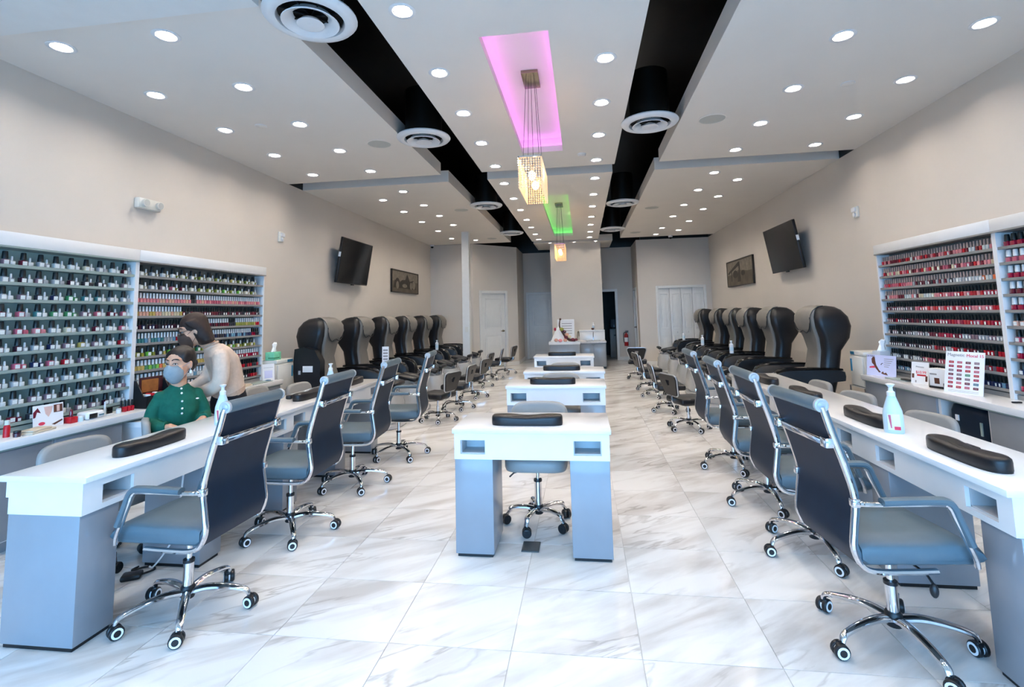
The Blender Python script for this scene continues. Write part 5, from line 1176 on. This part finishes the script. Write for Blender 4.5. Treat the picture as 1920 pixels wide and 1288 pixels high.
def hand(mb, wrist, direc, palm_n, side):
    """palm plus five bent fingers; direc along the fingers, palm_n out of the palm"""
    w, d, n = Vector(wrist), Vector(direc).normalized(), Vector(palm_n).normalized(); s_ = d.cross(n).normalized()*side
    mb.loft([oval(w+d*t, a, b_, 14, s_, n) for t, a, b_ in ((-0.02, 0.025, 0.02), (0.0, 0.028, 0.018), (0.04, 0.040, 0.016), (0.075, 0.040, 0.014), (0.088, 0.035, 0.010))])
    for k, L in enumerate((0.066, 0.074, 0.07, 0.055)):
        b0 = w+d*0.08+s_*(0.030-0.02*k)
        limb(mb, [b0-d*0.02, b0+d*0.01, b0+d*L*0.5+n*0.010, b0+d*L*0.85+n*0.03], [0.0095, 0.009, 0.0085, 0.0065], 8)
    b0 = w+d*0.025+s_*0.03
    limb(mb, [b0-s_*0.012, b0+s_*0.012+d*0.015, b0+s_*0.022+d*0.045+n*0.008, b0+s_*0.016+d*0.068+n*0.014], [0.012, 0.0115, 0.010, 0.0075], 8)
def head_shapes(mb):
    """head in its own frame: front +y, centre at the middle of the skull height"""
    mb.ball((0, -0.012, 0.028), 0.074, 0.093, 0.088, 18, 12); mb.ball((0, 0.022, -0.035), 0.060, 0.068, 0.078, 16, 10); mb.ball((0, 0.058, -0.092), 0.028, 0.026, 0.022, 12, 8)
    mb.ball((0, 0.092, -0.016), 0.0125, 0.018, 0.014, 10, 8); mb.ball((0, 0.086, 0.006), 0.009, 0.010, 0.026, 10, 8)
    for s_ in (-1, 1):
        mb.ball((s_*0.074, -0.008, -0.004), 0.010, 0.019, 0.031, 10, 8); mb.ball((s_*0.038, 0.05, -0.02), 0.026, 0.026, 0.026, 10, 8); mb.ball((s_*0.032, 0.062, 0.042), 0.03, 0.016, 0.010, 10, 8)
def face_parts(body, M, mask_m, hair_m, glasses=None):
    for s_ in (-1, 1):
        e = MB(); e.M = M; e.ball((s_*0.031, 0.0755, 0.017), 0.0135, 0.008, 0.0052, 12, 8); eo = e.build('eye', EYEW, body)
        e = MB(); e.M = M; e.ball((s_*0.031-0.003, 0.0815, 0.017), 0.0055, 0.0035, 0.005, 10, 6); e.build('iris', HAIR1, eo)
        e = MB(); e.M = M; e.tube(smoothpts([(s_*0.013, 0.080, 0.015), (s_*0.022, 0.085, 0.0215), (s_*0.034, 0.083, 0.0225), (s_*0.047, 0.073, 0.017)], 3), 0.0018, 6); e.build('lash_line', HAIR1, eo)
        e = MB(); e.M = M; e.tube(smoothpts([(s_*0.012, 0.085, 0.041), (s_*0.028, 0.086, 0.049), (s_*0.045, 0.076, 0.047), (s_*0.054, 0.066, 0.040)], 3), [0.0026]*5+[0.0034]*3+[0.0016]*2, 6, sq=1.3); e.build('eyebrow', hair_m, body)
    # mask: curved shell over nose, mouth and chin
    rows = []
    for z, a, b_, cy, span in ((0.004, 0.046, 0.062, 0.042, 62), (-0.012, 0.060, 0.070, 0.042, 72), (-0.035, 0.066, 0.082, 0.034, 80), (-0.06, 0.064, 0.086, 0.030, 80), (-0.088, 0.054, 0.074, 0.026, 78), (-0.112, 0.036, 0.052, 0.028, 70), (-0.122, 0.020, 0.036, 0.030, 60)):
        rows.append([(a*math.sin(R(span*(2*k/16-1))), cy+b_*math.cos(R(span*(2*k/16-1))), z+0.010*math.exp(-((2*k/16-1)/0.25)**2)*(1 if z > 0 else 0)) for k in range(17)])
    mb = MB(); mb.M = M; vs = []; fs = []
    for off in (0.0, -0.004):
        for rw in rows: vs += [(p[0]*(1+off*6), p[1]+off, p[2]) for p in rw]
    nr, nc = len(rows), 17
    for i in range(nr-1):
        for j in range(nc-1):
            a = i*nc+j; fs.append((a, a+1, a+nc+1, a+nc)); a += nr*nc; fs.append((a+nc, a+nc+1, a+1, a))
    rim = [(0, j) for j in range(nc)]+[(i, nc-1) for i in range(1, nr)]+[(nr-1, j) for j in range(nc-2, -1, -1)]+[(i, 0) for i in range(nr-2, 0, -1)]
    for q in range(len(rim)):
        a = rim[q][0]*nc+rim[q][1]; b2 = rim[(q+1) % len(rim)]; b2 = b2[0]*nc+b2[1]; fs.append((b2, a, a+nr*nc, b2+nr*nc))
    mb.add(vs, fs); mk = mb.build('face_mask', mask_m, body, ang=70)
    for s_ in (-1, 1):
        e = MB(); e.M = M; e.tube(smoothpts([(s_*0.056, 0.058, -0.012), (s_*0.076, 0.01, 0.012), (s_*0.082, -0.012, 0.0), (s_*0.078, 0.0, -0.03), (s_*0.052, 0.045, -0.085)], 4), 0.0016, 5); e.build('ear_loop', mask_m, mk)
    return mk

# ---------------- woman in green, seated at the left table
FW = R(-127.7)   # body faces the table and the camera
w1 = thing('person', 'woman in a green buttoned sweater and grey mask seated at the left table', 'person', (-2.985, 3.46, 0), FW)
HM = Matrix.Translation((0.015, 0.045, 1.145)) @ Matrix.Rotation(R(-50), 4, 'Z') @ Matrix.Rotation(R(-5), 4, 'X') @ Matrix.Scale(1.06, 4)
mb = MB(); mb.M = HM; head_shapes(mb); mb.M = Matrix.Identity(4)
limb(mb, [(0.0, -0.02, 0.94), (0.005, 0.0, 1.0), (0.01, 0.015, 1.08)], [0.062, 0.050, 0.048])
mb.loft([oval((0, -0.02, z), a, b_) for z, a, b_ in ((0.46, 0.14, 0.10), (0.56, 0.14, 0.105), (0.68, 0.115, 0.09), (0.82, 0.11, 0.095), (0.92, 0.115, 0.075), (0.965, 0.065, 0.05))])
ARM1 = {1: [(0.120, -0.02, 0.92), (0.150, -0.02, 0.83), (0.168, 0.0, 0.745), (0.135, 0.09, 0.715), (0.08, 0.16, 0.722)], -1: [(-0.120, -0.02, 0.92), (-0.150, -0.02, 0.83), (-0.168, 0.0, 0.75), (-0.15, 0.075, 0.735), (-0.12, 0.14, 0.742)]}
for s_ in (-1, 1):
    limb(mb, ARM1[s_], [0.038, 0.036, 0.033, 0.028, 0.023]); A, B = Vector(ARM1[s_][-2]), Vector(ARM1[s_][-1]); hand(mb, B+(B-A).normalized()*0.015, (B-A)+Vector((-s_*0.03, 0, -0.05)), (0, 0, -1), s_)
    limb(mb, [(s_*0.085, 0.02, 0.53), (s_*0.11, 0.22, 0.535), (s_*0.11, 0.40, 0.50), (s_*0.11, 0.43, 0.36), (s_*0.11, 0.39, 0.09)], [0.075, 0.066, 0.052, 0.048, 0.035])
    mb.ball((s_*0.11, 0.44, 0.05), 0.036, 0.09, 0.04)
b1 = skin_obj('body', mb, SKIN, w1, 0.0075, 4)
mb = MB()
mb.loft([oval((0, -0.02+dy, z), a, b_, 24) for z, a, b_, dy in ((0.50, 0.145, 0.12, 0), (0.56, 0.148, 0.12, 0), (0.68, 0.122, 0.105, 0), (0.80, 0.128, 0.115, .008), (0.88, 0.130, 0.105, .003), (0.935, 0.118, 0.084, 0), (0.965, 0.092, 0.070, 0.0), (0.985, 0.066, 0.062, 0.005), (1.0, 0.062, 0.060, 0.006))])
for s_ in (-1, 1):
    P_ = ARM1[s_]; limb(mb, [(s_*0.10, -0.02, 0.922)]+P_[1:4]+[(P_[4][0]+s_*0.012, P_[4][1]-0.03, P_[4][2])], [0.050, 0.048, 0.047, 0.046, 0.040])
    mb.ball((s_*0.112, -0.02, 0.914), 0.050, 0.052, 0.046)
sw = skin_obj('sweater', mb, GREENK, w1, 0.0085, 3)
for z, y in ((0.972, 0.064), (0.94, 0.080), (0.885, 0.104), (0.835, 0.112), (0.80, 0.112)):
    e = MB(); e.ball((0.004, y+0.008, z), 0.0075, 0.006, 0.0075, 10, 6); e.build('button', PEARL, sw)
e = MB(); e.ball((-0.098, 0.085, 0.89), 0.011, 0.006, 0.006, 10, 6); e.build('brooch', PEARL, sw)
mb = MB(); mb.ball((0, -0.03, 0.54), 0.17, 0.14, 0.09, 16, 10)
for s_ in (-1, 1): limb(mb, [(s_*0.085, 0.0, 0.53), (s_*0.11, 0.22, 0.535), (s_*0.11, 0.40, 0.50), (s_*0.11, 0.43, 0.36), (s_*0.11, 0.395, 0.11)], [0.086, 0.078, 0.066, 0.062, 0.052])
skin_obj('trousers', mb, BLACKF, w1, 0.013, 4)
for s_ in (-1, 1): mb = MB(); mb.loft([oval((s_*0.11, 0.44, z), a, b_, 18) for z, a, b_ in ((0.0, 0.042, 0.12), (0.02, 0.044, 0.122), (0.05, 0.04, 0.10), (0.085, 0.042, 0.055))]); mb.build('shoe', BLKLE, w1)
mb = MB(); mb.M = HM
mb.ball((0, -0.024, 0.044), 0.082, 0.095, 0.087, 20, 12); mb.ball((0, -0.06, -0.005), 0.068, 0.058, 0.068, 16, 10); mb.ball((0, -0.125, -0.012), 0.034, 0.034, 0.034, 12, 8)
for s_ in (-1, 1): mb.ball((s_*0.058, 0.0, 0.055), 0.024, 0.05, 0.05, 14, 10)
skin_obj('hair', mb, HAIR1, b1, 0.0055, 8)
face_parts(b1, HM, MASKG, HAIR1)
for s_ in (-1, 1): e = MB(); e.M = HM; e.ball((s_*0.078, -0.004, -0.052), 0.010, 0.009, 0.013, 10, 8); e.lathe([(0.0015, -0.045), (0.0015, -0.03)], 6, (s_*0.077, -0.004, 0)); e.build('earring', PEARL, b1)

# ---------------- woman in beige, bending behind her
w2 = thing('person', 'woman in a beige sweater and brown mask bending behind the seated woman', 'person', (-3.01, 3.99, 0), 0)
def L2(p): return (p[0]+2.98, p[1]-3.98, p[2])
HD = math.atan2(-0.48, -0.88)+R(20)   # looks towards the left and down
HM2 = Matrix.Translation(L2((-3.045, 3.67, 1.385))) @ Matrix.Rotation(HD-R(90), 4, 'Z') @ Matrix.Rotation(R(-20), 4, 'X') @ Matrix.Scale(1.05, 4)
mb = MB(); mb.M = HM2; head_shapes(mb); mb.M = Matrix.Identity(4)
limb(mb, [L2((-2.96, 3.80, 1.20)), L2((-2.975, 3.76, 1.27)), L2((-3.01, 3.70, 1.33))], [0.06, 0.052, 0.05])
fx, fy = -0.72, -0.69   # facing direction of the trunk
sx, sy = -fy, fx        # sideways (towards her right)
TR = [((-2.955, 3.985, 0.84), 0.15, 0.12), ((-2.955, 3.97, 0.92), 0.15, 0.12), ((-2.94, 3.93, 1.02), 0.145, 0.115), ((-2.94, 3.88, 1.12), 0.165, 0.115), ((-2.95, 3.82, 1.20), 0.16, 0.095), ((-2.96, 3.79, 1.25), 0.09, 0.065)]
mb.loft([oval(L2(c), a*0.92, b_*0.92, 20, (sx, sy, 0), (fx*0.9, fy*0.9, -0.35)) for c, a, b_ in TR])
def S2(p, r_, f_, z): return L2((p[0]+sx*r_+fx*f_, p[1]+sy*r_+fy*f_, z))
SH = (-2.945, 3.83)
ARM2 = {1: [S2(SH, 0.135, 0, 1.185), S2(SH, 0.175, -0.005, 1.08), S2(SH, 0.175, 0.01, 0.965), S2(SH, 0.07, 0.11, 0.90), S2(SH, -0.02, 0.20, 0.90)],
        -1: [S2(SH, -0.14, 0, 1.185), S2(SH, -0.175, 0.02, 1.08), S2(SH, -0.165, 0.06, 0.985), S2(SH, -0.10, 0.15, 0.93), S2(SH, -0.06, 0.25, 0.92)]}
for s_ in (-1, 1):
    limb(mb, ARM2[s_], [0.042, 0.038, 0.034, 0.028, 0.023]); A, B = Vector(ARM2[s_][-2]), Vector(ARM2[s_][-1]); hand(mb, B+(B-A).normalized()*0.015, B-A, (0, 0, -1), -s_)
    limb(mb, [S2((-2.96, 3.99), s_*0.085, 0, 0.84), S2((-2.96, 4.0), s_*0.09, 0.01, 0.66), S2((-2.96, 4.0), s_*0.09, 0.02, 0.46), S2((-2.96, 4.0), s_*0.09, -0.01, 0.26), S2((-2.96, 4.0), s_*0.09, -0.02, 0.08)], [0.085, 0.075, 0.056, 0.052, 0.035])
    mb.ball(S2((-2.96, 4.0), s_*0.09, 0.03, 0.05), 0.05, 0.06, 0.035)
b2 = skin_obj('body', mb, SKIN, w2, 0.0075, 4)
mb = MB(); mb.loft([oval(L2(c), a*1.06, b_*1.1, 24, (sx, sy, 0), (fx*0.9, fy*0.9, -0.35)) for c, a, b_ in TR])
for s_ in (-1, 1):
    P_ = ARM2[s_]; limb(mb, P_[:4]+[tuple(Vector(P_[4])*0.75+Vector(P_[3])*0.25)], [0.060, 0.062, 0.058, 0.052, 0.042]); q = Vector(P_[0]); mb.ball(tuple(q), 0.056, 0.056, 0.052)
mb.loft([oval(L2(c), a, b_, 24, (sx, sy, 0), (fx, fy, -0.35)) for c, a, b_ in (((-2.958, 3.795, 1.235), 0.075, 0.07), ((-2.97, 3.772, 1.262), 0.056, 0.056), ((-2.972, 3.768, 1.27), 0.05, 0.05))])
s2 = skin_obj('sweater', mb, BEIGEK, w2, 0.0085, 3)
e = MB(); cc_ = TR[0][0]; e.loft([oval(L2((cc_[0], cc_[1], cc_[2]+dz)), 0.162, 0.136, 28, (sx, sy, 0), (fx*0.9, fy*0.9, -0.35)) for dz in (-0.02, -0.015, 0.02, 0.025)]); e.build('hem_band', RIBK, s2, ang=60)
e = MB(); e.tube([L2(p) for p in [(-2.972+0.054*(sx*math.cos(q)+fx*math.sin(q)), 3.768+0.054*(sy*math.cos(q)+fy*math.sin(q)), 1.270-0.020*math.sin(q)) for q in [2*math.pi*k/24 for k in range(24)]]], 0.009, 8, closed=True); e.build('collar_band', RIBK, s2, ang=60)
for s_ in (-1, 1):
    A, B = Vector(ARM2[s_][3]), Vector(ARM2[s_][4]); e = MB(); e.tube([tuple(A+(B-A)*k) for k in (0.62, 0.66, 0.8, 0.84)], [0.038, 0.041, 0.040, 0.036], 12); e.build('cuff', RIBK, s2, ang=60)
mb = MB(); mb.loft([oval(L2((-2.955, 3.99, z)), a, b_, 20, (sx, sy, 0), (fx, fy, 0)) for z, a, b_ in ((0.70, 0.165, 0.135), (0.80, 0.165, 0.14), (0.90, 0.145, 0.115))])
for s_ in (-1, 1): limb(mb, [S2((-2.96, 3.99), s_*0.085, 0, 0.84), S2((-2.96, 4.0), s_*0.09, 0.01, 0.66), S2((-2.96, 4.0), s_*0.09, 0.02, 0.46), S2((-2.96, 4.0), s_*0.09, -0.01, 0.26), S2((-2.96, 4.0), s_*0.09, -0.02, 0.10)], [0.096, 0.086, 0.07, 0.066, 0.056])
skin_obj('trousers', mb, BLACKF, w2, 0.013, 4)
for s_ in (-1, 1):
    mb = MB(); c = S2((-2.96, 4.0), s_*0.09, 0.05, 0); mb.loft([oval((c[0], c[1], z), a, b_, 18, (sx, sy, 0), (fx, fy, 0)) for z, a, b_ in ((0.0, 0.042, 0.12), (0.02, 0.044, 0.122), (0.05, 0.04, 0.10), (0.085, 0.042, 0.06))]); mb.build('shoe', BLKLE, w2)
mb = MB(); mb.M = HM2
mb.ball((0, -0.022, 0.046), 0.086, 0.098, 0.09, 20, 12)
mb.loft([oval((0, -0.045+dy, z), a, b_, 22) for z, a, b_, dy in ((-0.125, 0.07, 0.045, -0.012), (-0.115, 0.082, 0.058, -0.01), (-0.06, 0.092, 0.07, 0.0), (0.0, 0.092, 0.076, 0.006), (0.06, 0.084, 0.08, 0.01))])
for s_ in (-1, 1): mb.loft([oval((s_*0.076, dy, z), 0.016, b_, 14) for z, b_, dy in ((-0.105, 0.03, -0.055), (-0.05, 0.036, -0.048), (0.0, 0.034, -0.042), (0.05, 0.045, -0.012), (0.085, 0.036, 0.012))])
skin_obj('hair', mb, HAIR2, b2, 0.0055, 10)
face_parts(b2, HM2, MASKB, HAIR2)
gl = MB(); gl.M = HM2
for s_ in (-1, 1): gl.tube([(s_*0.032+0.024*math.cos(2*math.pi*k/20), 0.098-0.012*abs(math.cos(2*math.pi*k/20)), 0.015+0.018*math.sin(2*math.pi*k/20)) for k in range(20)], 0.0018, 6, closed=True); gl.tube([(s_*0.056, 0.086, 0.02), (s_*0.08, 0.03, 0.02), (s_*0.082, -0.01, 0.012)], 0.0018, 6)
gl.tube([(-0.009, 0.098, 0.018), (0, 0.1, 0.021), (0.009, 0.098, 0.018)], 0.0018, 6)
g = gl.build('glasses', BLKPL, b2)
for s_ in (-1, 1): e = MB(); e.M = HM2; e.ball((s_*0.032, 0.093, 0.015), 0.022, 0.002, 0.016, 16, 6); e.build('lens', mat('glasses_lens_reflection', (205,235,248), 0.05, var=0.02, trans=0.85, coat=0.5), g)  # pale blue tint paints a light reflection on the glass
